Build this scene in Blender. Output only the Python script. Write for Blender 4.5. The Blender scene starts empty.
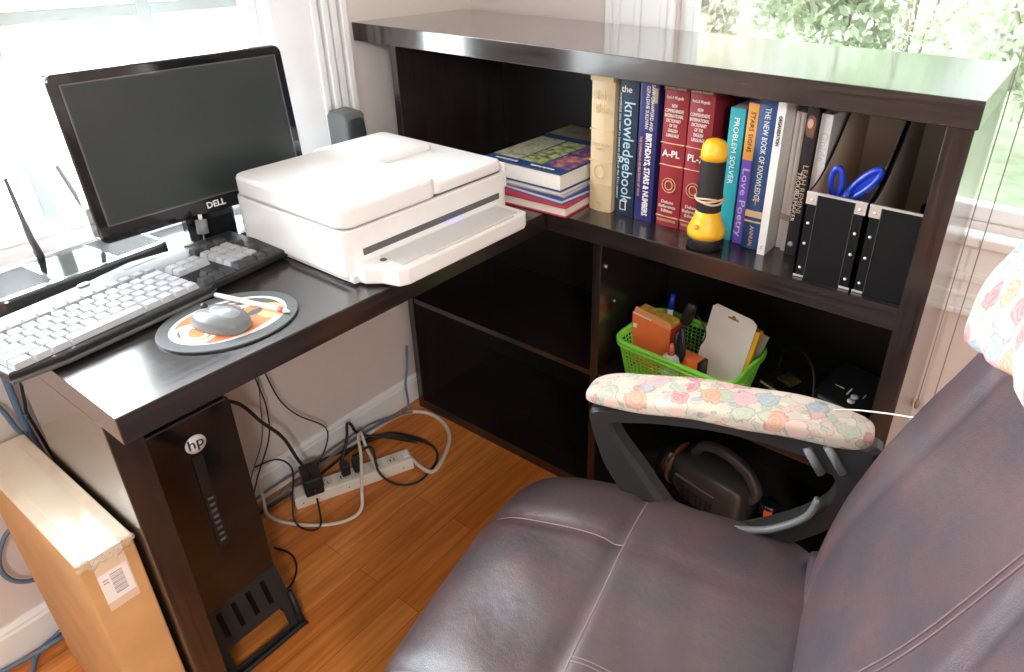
import bpy, bmesh, math, random
from mathutils import Vector, Matrix, Euler
import numpy as np
R = math.radians
random.seed(4)
scn = bpy.context.scene
col = scn.collection

# ------------------------------------------------------------------ camera
cam_d = bpy.data.cameras.new('camera'); cam = bpy.data.objects.new('camera', cam_d); col.objects.link(cam)
_yaw, _pitch, _roll = .611, .4871, .0133
_f = Vector((-math.sin(_yaw)*math.cos(_pitch), math.cos(_yaw)*math.cos(_pitch), -math.sin(_pitch)))
_r = Vector((math.cos(_yaw), math.sin(_yaw), 0)); _u = _r.cross(_f)
_r2 = _r*math.cos(_roll)+_u*math.sin(_roll); _u2 = -_r*math.sin(_roll)+_u*math.cos(_roll)
mw = Matrix((_r2, _u2, -_f)).transposed().to_4x4(); mw.translation = (1.362, -1.4571, 1.2638)
cam.matrix_world = mw
cam_d.sensor_width = 36; cam_d.lens = 693.56/1024*36
cam_d.shift_x = -60.6/1024; cam_d.shift_y = -43.6/1024
cam_d.clip_start = .02; cam_d.clip_end = 200
scn.camera = cam

# ------------------------------------------------------------------ colour management, sky, portals
scn.view_settings.view_transform = 'Standard'; scn.view_settings.look = 'None'
scn.view_settings.gamma = 1; scn.view_settings.use_curve_mapping = False
scn.view_settings.exposure = 0.28
world = bpy.data.worlds.new('overcast_sky'); scn.world = world; world.use_nodes = True
wn = world.node_tree; wn.nodes.clear()
wo = wn.nodes.new('ShaderNodeOutputWorld'); wb = wn.nodes.new('ShaderNodeBackground')
wt = wn.nodes.new('ShaderNodeTexCoord'); ws = wn.nodes.new('ShaderNodeSeparateXYZ')
wm = wn.nodes.new('ShaderNodeMapRange'); wm.interpolation_type = 'SMOOTHSTEP'; wm.inputs['From Min'].default_value = -.35; wm.inputs['From Max'].default_value = -.92
wm.inputs['To Min'].default_value = 1.4; wm.inputs['To Max'].default_value = 24
wn.links.new(wt.outputs['Generated'], ws.inputs[0]); wn.links.new(ws.outputs['X'], wm.inputs['Value'])
wn.links.new(wm.outputs[0], wb.inputs['Strength']); wb.inputs['Color'].default_value = (.90, .97, 1, 1)
wn.links.new(wb.outputs[0], wo.inputs[0])
def portal(loc, rot, sx, sy):
    d = bpy.data.lights.new('window_portal', 'AREA'); d.shape = 'RECTANGLE'; d.size = sx; d.size_y = sy
    d.cycles.is_portal = True
    o = bpy.data.objects.new('window_portal', d); o.location = loc; o.rotation_euler = rot; col.objects.link(o)
portal((-.03, -1.30, 1.26), (0, R(-90), 0), 1.0, 1.42)
portal((1.43, .03, 1.25), (R(-90), 0, 0), 1.54, 1.0)
portal((1.6, -3.43, 1.35), (R(90), 0, 0), 1.8, 1.0)

# ------------------------------------------------------------------ materials
MATS = {}
def nodes(m): return m.node_tree.nodes, m.node_tree.links
def mat(name, c, rough=.5, metal=0, bump=0, bscale=80, var=0, vscale=20, spec=.5, coat=0, trans=0, sub=0, emit=0):
    if name in MATS: return MATS[name]
    m = bpy.data.materials.new(name); m.use_nodes = True; n, l = nodes(m)
    b = n['Principled BSDF']; b.inputs['Roughness'].default_value = rough; b.inputs['Metallic'].default_value = metal
    b.inputs['Specular IOR Level'].default_value = spec; b.inputs['Coat Weight'].default_value = coat
    b.inputs['Coat Roughness'].default_value = .08
    b.inputs['Transmission Weight'].default_value = trans
    if emit: b.inputs['Emission Color'].default_value = (*c, 1); b.inputs['Emission Strength'].default_value = emit
    g = n.new('ShaderNodeNewGeometry'); t = n.new('ShaderNodeTexNoise'); t.inputs['Scale'].default_value = vscale
    t.inputs['Detail'].default_value = 4
    l.new(g.outputs['Position'], t.inputs['Vector'])
    r = n.new('ShaderNodeValToRGB'); v = max(var, .015)
    r.color_ramp.elements[0].position = .3; r.color_ramp.elements[1].position = .7
    r.color_ramp.elements[0].color = (*[x*(1-v) for x in c], 1); r.color_ramp.elements[1].color = (*[min(1, x*(1+v)) for x in c], 1)
    l.new(t.outputs['Fac'], r.inputs['Fac']); l.new(r.outputs[0], b.inputs['Base Color'])
    if bump:
        t2 = n.new('ShaderNodeTexNoise'); t2.inputs['Scale'].default_value = bscale; t2.inputs['Detail'].default_value = 5
        l.new(g.outputs['Position'], t2.inputs['Vector'])
        bb = n.new('ShaderNodeBump'); bb.inputs['Strength'].default_value = bump; bb.inputs['Distance'].default_value = .002
        l.new(t2.outputs['Fac'], bb.inputs['Height']); l.new(bb.outputs[0], b.inputs['Normal'])
    MATS[name] = m; return m
def wood(name, c1, c2, axis, rough=.3, streak=1):
    m = bpy.data.materials.new(name); m.use_nodes = True; n, l = nodes(m); b = n['Principled BSDF']; b.inputs['Coat Weight'].default_value = .9; b.inputs['Coat Roughness'].default_value = .22
    g = n.new('ShaderNodeNewGeometry'); mp = n.new('ShaderNodeMapping'); s = [160*streak, 160*streak, 160*streak]; s['xyz'.index(axis)] = 5
    mp.inputs['Scale'].default_value = s; l.new(g.outputs['Position'], mp.inputs['Vector'])
    t = n.new('ShaderNodeTexNoise'); t.inputs['Scale'].default_value = 1; t.inputs['Detail'].default_value = 5; l.new(mp.outputs[0], t.inputs['Vector'])
    r = n.new('ShaderNodeValToRGB'); r.color_ramp.elements[0].position = .35; r.color_ramp.elements[1].position = .68
    r.color_ramp.elements[0].color = (*c1, 1); r.color_ramp.elements[1].color = (*c2, 1)
    l.new(t.outputs['Fac'], r.inputs['Fac']); l.new(r.outputs[0], b.inputs['Base Color'])
    mr = n.new('ShaderNodeMapRange'); mr.inputs['To Min'].default_value = rough*.8; mr.inputs['To Max'].default_value = rough*1.3
    l.new(t.outputs['Fac'], mr.inputs['Value']); l.new(mr.outputs[0], b.inputs['Roughness'])
    bb = n.new('ShaderNodeBump'); bb.inputs['Strength'].default_value = .15; bb.inputs['Distance'].default_value = .001
    l.new(t.outputs['Fac'], bb.inputs['Height']); l.new(bb.outputs[0], b.inputs['Normal'])
    return m
LAM_X = wood('black_brown_laminate', (.011, .008, .008), (.030, .021, .020), 'x', .22)
LAM_TOP = wood('polished_laminate_top', (.020, .015, .014), (.036, .027, .025), 'x', .16)
LAM_TOP.node_tree.nodes['Principled BSDF'].inputs['Coat Roughness'].default_value = .10
LAM_TOP.node_tree.nodes['Principled BSDF'].inputs['Coat Weight'].default_value = 1
LAM_Y = wood('black_brown_laminate_lengthwise', (.011, .008, .008), (.030, .021, .020), 'y', .22)
LAM_Z = wood('black_brown_laminate_upright', (.011, .008, .008), (.030, .021, .020), 'z', .22)
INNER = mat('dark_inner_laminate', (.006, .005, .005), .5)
WALL = mat('pinkish_white_paint', (.72, .655, .635), .7, bump=.1, bscale=300)
CEIL = mat('ceiling_paint', (.8, .8, .78), .8)
TRIM = mat('white_trim_paint', (.86, .87, .88), .35)
WHITE = mat('white_plastic', (.90, .90, .905), .32)
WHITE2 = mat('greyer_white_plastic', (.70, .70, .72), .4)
GAP = mat('dark_gap', (.12, .12, .13), .7)
BLK = mat('black_plastic', (.012, .012, .013), .4)
BLKG = mat('glossy_black_plastic', (.008, .008, .009), .08, coat=.5)
BLKM = mat('matte_black_plastic', (.011, .011, .012), .55)
GREYP = mat('grey_plastic', (.10, .11, .12), .45)
SILV = mat('silver_metal', (.70, .69, .66), .32, .55)
PAPER = mat('page_block', (.82, .79, .74), .8, var=.06, vscale=400)
PAPERY = mat('aged_page_block', (.70, .60, .45), .8, var=.06, vscale=400)
CARD = mat('cardboard', (.60, .36, .16), .75, var=.12, vscale=9, bump=.1)
TAPE = mat('clear_packing_tape', (.74, .62, .48), .18, coat=.4)

def glass_mat():
    m = bpy.data.materials.new('window_glass'); m.use_nodes = True; n, l = nodes(m); n.remove(n['Principled BSDF'])
    tr = n.new('ShaderNodeBsdfTransparent'); gl = n.new('ShaderNodeBsdfGlossy'); gl.inputs['Roughness'].default_value = .02
    mx = n.new('ShaderNodeMixShader'); mx.inputs[0].default_value = .05
    l.new(tr.outputs[0], mx.inputs[1]); l.new(gl.outputs[0], mx.inputs[2]); l.new(mx.outputs[0], n['Material Output'].inputs[0]); return m
GLASS = glass_mat()
def clear_plastic(name, fac=.35, c=(.9, .95, 1)):
    m = bpy.data.materials.new(name); m.use_nodes = True; n, l = nodes(m); b = n['Principled BSDF']
    b.inputs['Base Color'].default_value = (*c, 1); b.inputs['Roughness'].default_value = .15; b.inputs['Alpha'].default_value = fac
    return m
def floor_mat():
    m = bpy.data.materials.new('orange_oak_planks'); m.use_nodes = True; n, l = nodes(m); b = n['Principled BSDF']
    g = n.new('ShaderNodeNewGeometry'); sp = n.new('ShaderNodeSeparateXYZ'); cb = n.new('ShaderNodeCombineXYZ')
    l.new(g.outputs['Position'], sp.inputs[0]); l.new(sp.outputs['Y'], cb.inputs['X']); l.new(sp.outputs['X'], cb.inputs['Y'])
    br = n.new('ShaderNodeTexBrick'); br.inputs['Scale'].default_value = 1; br.inputs['Brick Width'].default_value = .62
    br.inputs['Row Height'].default_value = .062; br.inputs['Mortar Size'].default_value = .0006; br.offset = .37
    br.inputs['Color1'].default_value = (.66, .205, .038, 1); br.inputs['Color2'].default_value = (.84, .32, .075, 1)
    br.inputs['Mortar'].default_value = (.28, .09, .02, 1); br.inputs['Bias'].default_value = 0
    l.new(cb.outputs[0], br.inputs['Vector'])
    mp = n.new('ShaderNodeMapping'); mp.inputs['Scale'].default_value = (70, 5, 70); l.new(g.outputs['Position'], mp.inputs['Vector'])
    t = n.new('ShaderNodeTexNoise'); t.inputs['Scale'].default_value = 1; t.inputs['Detail'].default_value = 6; l.new(mp.outputs[0], t.inputs['Vector'])
    mx = n.new('ShaderNodeMixRGB'); mx.blend_type = 'MULTIPLY'; mx.inputs[0].default_value = .75
    r = n.new('ShaderNodeValToRGB'); r.color_ramp.elements[0].position = .3; r.color_ramp.elements[0].color = (.55, .45, .38, 1)
    r.color_ramp.elements[1].position = .65; r.color_ramp.elements[1].color = (1, 1, 1, 1)
    l.new(t.outputs['Fac'], r.inputs['Fac']); l.new(br.outputs['Color'], mx.inputs[1]); l.new(r.outputs[0], mx.inputs[2])
    l.new(mx.outputs[0], b.inputs['Base Color']); b.inputs['Roughness'].default_value = .33
    return m
FLOOR = floor_mat()
def floral():
    m = bpy.data.materials.new('floral_tapestry_fabric'); m.use_nodes = True; n, l = nodes(m); b = n['Principled BSDF']
    g = n.new('ShaderNodeNewGeometry')
    def noise(sc, det=3):
        t = n.new('ShaderNodeTexNoise'); t.inputs['Scale'].default_value = sc; t.inputs['Detail'].default_value = det; l.new(g.outputs['Position'], t.inputs['Vector']); return t
    def math_(op, a, b_=None, v=None):
        q = n.new('ShaderNodeMath'); q.operation = op; l.new(a, q.inputs[0])
        if b_ is not None: l.new(b_, q.inputs[1])
        if v is not None: q.inputs[1].default_value = v
        return q.outputs[0]
    def layer(sc, warp, cols, thr, prev, petals):
        nz = noise(sc*2.2); ad = n.new('ShaderNodeMixRGB'); ad.blend_type = 'ADD'; ad.inputs[0].default_value = warp
        l.new(g.outputs['Position'], ad.inputs[1]); l.new(nz.outputs['Color'], ad.inputs[2])
        v = n.new('ShaderNodeTexVoronoi'); v.inputs['Scale'].default_value = sc; l.new(ad.outputs[0], v.inputs['Vector'])
        se = n.new('ShaderNodeSeparateColor'); l.new(v.outputs['Color'], se.inputs[0])
        r = n.new('ShaderNodeValToRGB'); r.color_ramp.interpolation = 'CONSTANT'; e = r.color_ramp.elements
        e[0].color = (*cols[0], 1); e[1].position = 1/len(cols); e[1].color = (*cols[1], 1)
        for i, c in enumerate(cols[2:]): q = e.new((i+2)/len(cols)); q.color = (*c, 1)
        l.new(se.outputs[0], r.inputs['Fac'])
        # petal rings fade each bloom between its colour and a paler tint
        ring = math_('MULTIPLY', v.outputs['Distance'], v=petals); ring = math_('SINE', ring); ring = math_('MULTIPLY', ring, v=.5); ring = math_('ADD', ring, v=.5)
        pale = n.new('ShaderNodeMixRGB'); l.new(math_('MULTIPLY', ring, v=.40), pale.inputs[0]); l.new(r.outputs[0], pale.inputs[1]); pale.inputs[2].default_value = (.56, .49, .43, 1)
        st = n.new('ShaderNodeValToRGB'); st.color_ramp.elements[0].position = thr; st.color_ramp.elements[0].color = (1, 1, 1, 1); st.color_ramp.elements[1].position = thr+.06; st.color_ramp.elements[1].color = (0, 0, 0, 1)
        l.new(v.outputs['Distance'], st.inputs['Fac'])
        mx = n.new('ShaderNodeMixRGB'); l.new(st.outputs[0], mx.inputs[0]); l.new(prev, mx.inputs[1]); l.new(pale.outputs[0], mx.inputs[2])
        ol = n.new('ShaderNodeValToRGB'); e = ol.color_ramp.elements; e[0].position = thr; e[0].color = (0, 0, 0, 1); e[1].position = thr+.03; e[1].color = (1, 1, 1, 1); q = e.new(thr+.07); q.color = (0, 0, 0, 1)
        l.new(v.outputs['Distance'], ol.inputs['Fac']); m3 = n.new('ShaderNodeMixRGB'); l.new(math_('MULTIPLY', ol.outputs[0], v=.65), m3.inputs[0]); l.new(mx.outputs[0], m3.inputs[1]); m3.inputs[2].default_value = (.20, .18, .19, 1)
        return m3.outputs[0]
    base = n.new('ShaderNodeValToRGB'); base.color_ramp.elements[0].color = (.50, .42, .34, 1); base.color_ramp.elements[1].color = (.58, .53, .46, 1); l.new(noise(30).outputs['Fac'], base.inputs['Fac'])
    c = layer(62, .010, [(.36, .40, .33), (.66, .56, .44), (.29, .35, .38), (.60, .40, .36), (.44, .43, .33)], .40, base.outputs[0], 38)
    c = layer(31, .018, [(.48, .20, .22), (.62, .44, .38), (.58, .30, .20), (.30, .37, .41), (.62, .34, .36), (.60, .52, .45), (.38, .41, .33)], .50, c, 34)
    l.new(c, b.inputs['Base Color']); b.inputs['Roughness'].default_value = .9; b.inputs['Specular IOR Level'].default_value = .2
    t2 = noise(300); bb = n.new('ShaderNodeBump'); bb.inputs['Strength'].default_value = .3; bb.inputs['Distance'].default_value = .001
    l.new(t2.outputs['Fac'], bb.inputs['Height']); l.new(bb.outputs[0], b.inputs['Normal'])
    return m
FLORAL = floral()
def leather():
    m = bpy.data.materials.new('worn_burgundy_leather'); m.use_nodes = True; n, l = nodes(m); b = n['Principled BSDF']
    g = n.new('ShaderNodeNewGeometry'); t = n.new('ShaderNodeTexNoise'); t.inputs['Scale'].default_value = 14; t.inputs['Detail'].default_value = 8
    l.new(g.outputs['Position'], t.inputs['Vector'])
    r = n.new('ShaderNodeValToRGB'); e = r.color_ramp.elements; e[0].position = .36; e[0].color = (.056, .045, .056, 1); e[1].position = .66; e[1].color = (.100, .055, .061, 1)
    l.new(t.outputs['Fac'], r.inputs['Fac']); l.new(r.outputs[0], b.inputs['Base Color'])
    b.inputs['Roughness'].default_value = .42; b.inputs['Specular IOR Level'].default_value = .9; b.inputs['Coat Weight'].default_value = .25; b.inputs['Coat Roughness'].default_value = .4
    v = n.new('ShaderNodeTexVoronoi'); v.inputs['Scale'].default_value = 620; l.new(g.outputs['Position'], v.inputs['Vector'])
    t2 = n.new('ShaderNodeTexNoise'); t2.inputs['Scale'].default_value = 26; t2.inputs['Detail'].default_value = 3; l.new(g.outputs['Position'], t2.inputs['Vector'])
    bb = n.new('ShaderNodeBump'); bb.inputs['Strength'].default_value = .35; bb.inputs['Distance'].default_value = .0006
    l.new(v.outputs['Distance'], bb.inputs['Height'])
    b2 = n.new('ShaderNodeBump'); b2.inputs['Strength'].default_value = .35; b2.inputs['Distance'].default_value = .006
    l.new(t2.outputs['Fac'], b2.inputs['Height']); l.new(bb.outputs[0], b2.inputs['Normal']); l.new(b2.outputs[0], b.inputs['Normal'])
    return m
LEATHER = leather()

# ------------------------------------------------------------------ mesh helpers
class MB:
    def __init__(s): s.v = []; s.f = []; s.m = []; s.s = []
    def add(s, vs, fs, mi=0, smooth=False):
        o = len(s.v); s.v += [tuple(p) for p in vs]
        for f in fs: s.f.append([i+o for i in f]); s.m.append(mi); s.s.append(smooth)
        return s
    def bm(s, bm, M=None, mi=0, smooth=False):
        if M is not None: bm.transform(M)
        bm.verts.ensure_lookup_table(); bm.verts.index_update()
        s.add([v.co[:] for v in bm.verts], [[v.index for v in f.verts] for f in bm.faces], mi, smooth); bm.free(); return s
    def box(s, a, b, bev=0, mi=0, M=None, seg=2):
        bm = bmesh.new(); bmesh.ops.create_cube(bm, size=1)
        c = [(x+y)/2 for x, y in zip(a, b)]; d = [abs(y-x) for x, y in zip(a, b)]
        bm.transform(Matrix.Translation(c) @ Matrix.Diagonal((*d, 1)))
        if bev: bmesh.ops.bevel(bm, geom=bm.edges[:], offset=min(bev, min(d)*.45), segments=seg, affect='EDGES', profile=.5)
        return s.bm(bm, M, mi, False)
    def vbox(s, a, b, r, bev=.002, mi=0, M=None):
        """box with its four upright edges rounded by r"""
        n = 6; pts = []
        for cx, cy, a0 in ((b[0]-r, b[1]-r, 0), (a[0]+r, b[1]-r, 90), (a[0]+r, a[1]+r, 180), (b[0]-r, a[1]+r, 270)):
            for i in range(n+1):
                t = R(a0+90*i/n); pts.append((cx+r*math.cos(t), cy+r*math.sin(t)))
        return s.prism(pts, a[2], b[2], 'z', bev, mi, M)
    def prism(s, pts, z0, z1, axis='z', bev=0, mi=0, M=None):
        """polygon pts extruded between z0 and z1 along axis ('z': xy plane, 'y': xz plane, 'x': yz plane)"""
        bm = bmesh.new()
        mk = {'z': lambda p, z: (p[0], p[1], z), 'y': lambda p, z: (p[0], z, p[1]), 'x': lambda p, z: (z, p[0], p[1])}[axis]
        lo = [bm.verts.new(mk(p, z0)) for p in pts]; hi = [bm.verts.new(mk(p, z1)) for p in pts]; n = len(pts)
        f1 = bm.faces.new(lo[::-1]); f2 = bm.faces.new(hi)
        for i in range(n): bm.faces.new((lo[i], lo[(i+1) % n], hi[(i+1) % n], hi[i]))
        bmesh.ops.recalc_face_normals(bm, faces=bm.faces[:])
        if bev: bmesh.ops.bevel(bm, geom=list({e for f in (f1, f2) for e in f.edges}), offset=bev, segments=2, affect='EDGES', profile=.5)
        return s.bm(bm, M, mi, False)
    def lathe(s, prof, n=32, M=None, mi=0, smooth=True, cap=True):
        vs = []; fs = []
        for r, z in prof:
            for i in range(n): t = 2*math.pi*i/n; vs.append(Vector((r*math.cos(t), r*math.sin(t), z)))
        for k in range(len(prof)-1):
            for i in range(n): j = (i+1) % n; fs.append((k*n+i, k*n+j, (k+1)*n+j, (k+1)*n+i))
        if cap: fs.append(list(range(n))[::-1]); fs.append([(len(prof)-1)*n+i for i in range(n)])
        if M is not None: vs = [M @ v for v in vs]
        return s.add(vs, fs, mi, smooth)
    def cyl(s, a, b, r, n=20, mi=0, r2=None):
        a, b = Vector(a), Vector(b); d = b-a; M = Matrix.Translation(a) @ d.to_track_quat('Z', 'Y').to_matrix().to_4x4()
        r2 = r if r2 is None else r2
        return s.lathe([(r, 0), (r2, d.length)], n, M, mi, n > 8)
    def tube(s, pts, r, n=8, mi=0, closed=False, sub=6):
        pts = [Vector(p) for p in pts]
        rr = r if isinstance(r, (list, tuple)) else [r]*len(pts)
        if sub > 1 and len(pts) > 2:
            P = []; Q = []; N = len(pts); rng = N if closed else N-1
            g = (lambda i: pts[i % N]) if closed else (lambda i: pts[max(0, min(N-1, i))])
            for i in range(rng):
                p0, p1, p2, p3 = g(i-1), g(i), g(i+1), g(i+2)
                for k in range(sub):
                    t = k/sub
                    P.append(.5*((2*p1)+(-p0+p2)*t+(2*p0-5*p1+4*p2-p3)*t*t+(-p0+3*p1-3*p2+p3)*t**3))
                    Q.append(rr[i]*(1-t)+rr[(i+1) % N]*t)
            if not closed: P.append(pts[-1]); Q.append(rr[-1])
            pts, rr = P, Q
        N = len(pts); vs = []; fs = []; up = None
        for i, p in enumerate(pts):
            d = (pts[(i+1) % N]-pts[i-1]) if closed else (pts[min(N-1, i+1)]-pts[max(0, i-1)])
            if d.length < 1e-9: d = Vector((0, 0, 1))
            d.normalize()
            if up is None: up = d.orthogonal().normalized()
            up = (up-d*up.dot(d)); up = up.normalized() if up.length > 1e-6 else d.orthogonal().normalized()
            w = d.cross(up)
            for k in range(n): t = 2*math.pi*k/n; vs.append(p+(up*math.cos(t)+w*math.sin(t))*rr[i])
        for i in range(N if closed else N-1):
            for k in range(n): a = i*n; b = ((i+1) % N)*n; kk = (k+1) % n; fs.append((a+k, a+kk, b+kk, b+k))
        if not closed: fs.append(list(range(n))[::-1]); fs.append([(N-1)*n+k for k in range(n)])
        return s.add(vs, fs, mi, True)
    def sbox(s, half, n=6, cuts=24, fn=None, M=None, mi=0):
        """rounded cushion-like solid; fn(v)->v deforms it"""
        bm = bmesh.new(); bmesh.ops.create_cube(bm, size=2); bmesh.ops.subdivide_edges(bm, edges=bm.edges[:], cuts=cuts, use_grid_fill=True)
        for v in bm.verts:
            c = v.co; mx = max(abs(c.x), abs(c.y), abs(c.z)); d = (abs(c.x)**n+abs(c.y)**n+abs(c.z)**n)**(1/n)/mx
            v.co = Vector((c.x/d*half[0], c.y/d*half[1], c.z/d*half[2]))
            if fn: v.co = fn(v.co)
        return s.bm(bm, M, mi, True)
    def build(s, name, mats, parent=None, loc=None, rot=None):
        me = bpy.data.meshes.new(name); me.from_pydata(s.v, [], s.f)
        for m in (mats if isinstance(mats, (list, tuple)) else [mats]): me.materials.append(m)
        me.polygons.foreach_set('material_index', s.m); me.polygons.foreach_set('use_smooth', s.s); me.update()
        bm = bmesh.new(); bm.from_mesh(me); bmesh.ops.recalc_face_normals(bm, faces=bm.faces[:]); bm.to_mesh(me); bm.free()
        o = bpy.data.objects.new(name, me); col.objects.link(o)
        if parent: o.parent = parent
        if loc: o.location = loc
        if rot: o.rotation_euler = rot
        return o
def tag(o, label, cat, group=None, kind=None):
    o['label'] = label; o['category'] = cat
    if group: o['group'] = group
    if kind: o['kind'] = kind
    return o
def thing(name, label, cat, loc=(0, 0, 0), rz=0, group=None):
    o = bpy.data.objects.new(name, None); o.empty_display_size = .02; col.objects.link(o)
    o.location = loc; o.rotation_euler = (0, 0, rz); return tag(o, label, cat, group)
def struct(name, mb, m, parent=None):
    o = mb.build(name, m, parent)
    if not parent: o['kind'] = 'structure'
    return o
RXF = Matrix.Rotation(R(90), 4, 'X')                       # text facing -y
RXV = RXF @ Matrix.Rotation(R(-90), 4, 'Z')                # the same, reading downwards
RYF = Matrix.Rotation(R(90), 4, 'Z') @ RXF                 # text facing +x
def text(body, size, parent, loc, M, m, name='lettering', width=None, extrude=.0004, bold=0, align='CENTER'):
    c = bpy.data.curves.new('t', 'FONT'); c.body = body; c.size = size; c.align_x = align; c.align_y = 'CENTER'
    c.extrude = extrude; c.offset = bold; c.resolution_u = 2
    t = bpy.data.objects.new('t', c); col.objects.link(t)
    dg = bpy.context.evaluated_depsgraph_get(); me = bpy.data.meshes.new_from_object(t.evaluated_get(dg))
    bpy.data.objects.remove(t)
    if width and len(me.vertices):
        xs = [v.co.x for v in me.vertices]; w = max(xs)-min(xs)
        if w > 0:
            k = width/w
            for v in me.vertices: v.co.x *= k
    me.materials.clear(); me.materials.append(m)
    o = bpy.data.objects.new(name, me); col.objects.link(o); o.parent = parent
    o.matrix_local = Matrix.Translation(loc) @ M
    return o

# ------------------------------------------------------------------ room shell
XR, YF, ZC = 3.1, -3.4, 2.1
struct('floor', MB().box((-.12, YF-.1, -.1), (XR+.1, .12, 0)), FLOOR)
struct('ceiling', MB().box((-.12, YF-.1, ZC), (XR+.1, .12, ZC+.1)), mat('low_bounce_ceiling_paint', (.62, .58, .52), .8))  # unseen ceiling toned down so it bounces less light
WALLR = mat('low_bounce_wall_paint', (.34, .29, .25), .7)  # darkened tone for the unseen walls, cuts their bounced light
def wall_hole(name, axis, p0, p1, lo, hi, h0, h1, z0, z1, m=None):
    """wall slab between p0 and p1 on the axis, running lo..hi, with one opening h0..h1 x z0..z1"""
    mb = MB()
    def b(a0, a1, c0, c1):
        if axis == 'x': mb.box((p0, a0, c0), (p1, a1, c1))
        else: mb.box((a0, p0, c0), (a1, p1, c1))
    b(lo, h0, 0, ZC); b(h1, hi, 0, ZC); b(h0, h1, 0, z0); b(h0, h1, z1, ZC)
    return struct(name, mb, m or WALL)
wall_hole('wall_left', 'x', -.1, 0, YF, .1, -2.0, -.597, .77, 1.75)
wall_hole('wall_back', 'y', 0, .1, -.1, XR, .612, 2.2, .77, 1.75)
struct('wall_right', MB().box((XR, YF, 0), (XR+.1, .1, ZC)), WALLR)
wall_hole('wall_front', 'y', YF-.1, YF, -.1, XR, .7, 2.5, .85, 1.85, WALLR)
# baseboards
def board(name, pts, a0, a1, axis):
    return struct(name, MB().prism(pts, a0, a1, axis), TRIM)
bp = [(0, 0), (.013, 0), (.013, .064), (.010, .069), (.010, .074), (.004, .083), (0, .083)]
board('baseboard_left', bp, YF, 0, 'y')
struct('baseboard_back', MB().prism([(-y, z) for y, z in bp], .013, XR, 'x'), TRIM)
# window in the left wall
w1 = thing('window_1', 'bright white window with divided panes behind the monitor', 'window'); w1['kind'] = 'structure'
mb = MB()
for a, b in ((-.597, -.505), (-2.09, -2.0)): mb.box((0, a, .70), (.014, b, 1.84), .002)
for k in range(4): mb.box((0, -.505+k*.024, .66), (.020+.004*(k % 2), -.488+k*.024, 1.84), .003)
mb.box((0, -2.09, 1.75), (.018, -.41, 1.85), .003)
mb.build('casing', TRIM, w1)
MB().box((-.005, -2.11, .735), (.045, -.46, .755), .004).box((0, -2.05, .66), (.015, -.5, .735), .003).build('sill', TRIM, w1)
MB().box((-.06, -2.0, .77), (-.03, -1.965, 1.75), .003).box((-.06, -.632, .77), (-.03, -.597, 1.75), .003).box((-.06, -2.0, .77), (-.03, -.597, .80), .003).box((-.06, -2.0, 1.70), (-.03, -.597, 1.75), .003).build('sash', TRIM, w1)
mb = MB()
for y in (-.812, -1.055, -1.298, -1.541, -1.784): mb.box((-.052, y-.013, .79), (-.036, y+.013, 1.72), .003)
for z in (1.122, 1.45): mb.box((-.050, -1.98, z-.011), (-.038, -.61, z+.011), .003)
mb.build('muntin_grid', mat('muntin_backlit_grey', (.46, .52, .50), .5), w1)  # trim greyed in colour so the backlit bars show against the glaring panes
MB().box((-.046, -1.99, .78), (-.042, -.60, 1.74)).build('glass', GLASS, w1)
# window in the back wall
w2 = thing('window_2', 'wide window over the bookcase looking onto pale green trees', 'window'); w2['kind'] = 'structure'
mb = MB()
mb.box((.43, -.010, .60), (.608, 0, 1.84), .002)
for x in (.432, .455, .51, .575): mb.box((x, -.016, .60), (x+.016, 0, 1.84), .003)
mb.box((2.2, -.02, .60), (2.36, 0, 1.84), .003).box((.465, -.02, 1.75), (2.36, 0, 1.85), .003)
mb.build('casing', TRIM, w2)
mb = MB(); mb.box((.612, .012, .77), (.646, .045, 1.75), .003).box((.612, .012, .77), (2.2, .045, .80), .003).box((2.16, .02, .77), (2.2, .055, 1.75), .003).box((.612, .012, 1.70), (2.2, .045, 1.75), .003)
mb.build('sash', TRIM, w2)
MB().box((.44, -.045, .735), (2.39, .02, .757), .005).build('sill', TRIM, w2)
MB().box((.46, -.016, .60), (2.36, 0, .735), .002).box((.46, -.024, .655), (2.36, 0, .675), .004).box((.46, -.020, .62), (2.36, 0, .63), .003).box((.46, -.026, .585), (2.36, 0, .60), .004).build('apron', TRIM, w2)
MB().box((.64, .030, .79), (2.17, .034, 1.72)).build('glass', GLASS, w2)
for x, lab in ((1.277, 'thin blind cord hanging nearest the bookcase end'), (1.304, 'thin blind cord hanging beside the floral headrest')):
    tag(MB().tube([(x, -.052, 1.74), (x-.001, -.052, 1.1), (x, -.052, .38)], .0011, 6).lathe([(.003, 0), (.005, .012), (.002, .022)], 10, Matrix.Translation((x, -.052, .36))).build('blind_cord', mat('cord_tan', (.33, .26, .24), .8)), lab, 'cord', 'blind cords in front of the back window')
w3 = thing('added_fill_window', 'added unseen window behind the chair for fill light', 'window'); w3['kind'] = 'structure'  # window added out of view to bring in light from the front
MB().box((.7, YF-.06, .85), (.75, YF-.02, 1.85)).box((2.45, YF-.06, .85), (2.5, YF-.02, 1.85)).box((1.57, YF-.06, .85), (1.63, YF-.02, 1.85)).box((.7, YF-.06, .85), (2.5, YF-.02, .90)).box((.7, YF-.06, 1.80), (2.5, YF-.02, 1.85)).build('sash', TRIM, w3)
MB().box((.72, YF-.044, .87), (2.48, YF-.04, 1.83)).build('glass', GLASS, w3)
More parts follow.
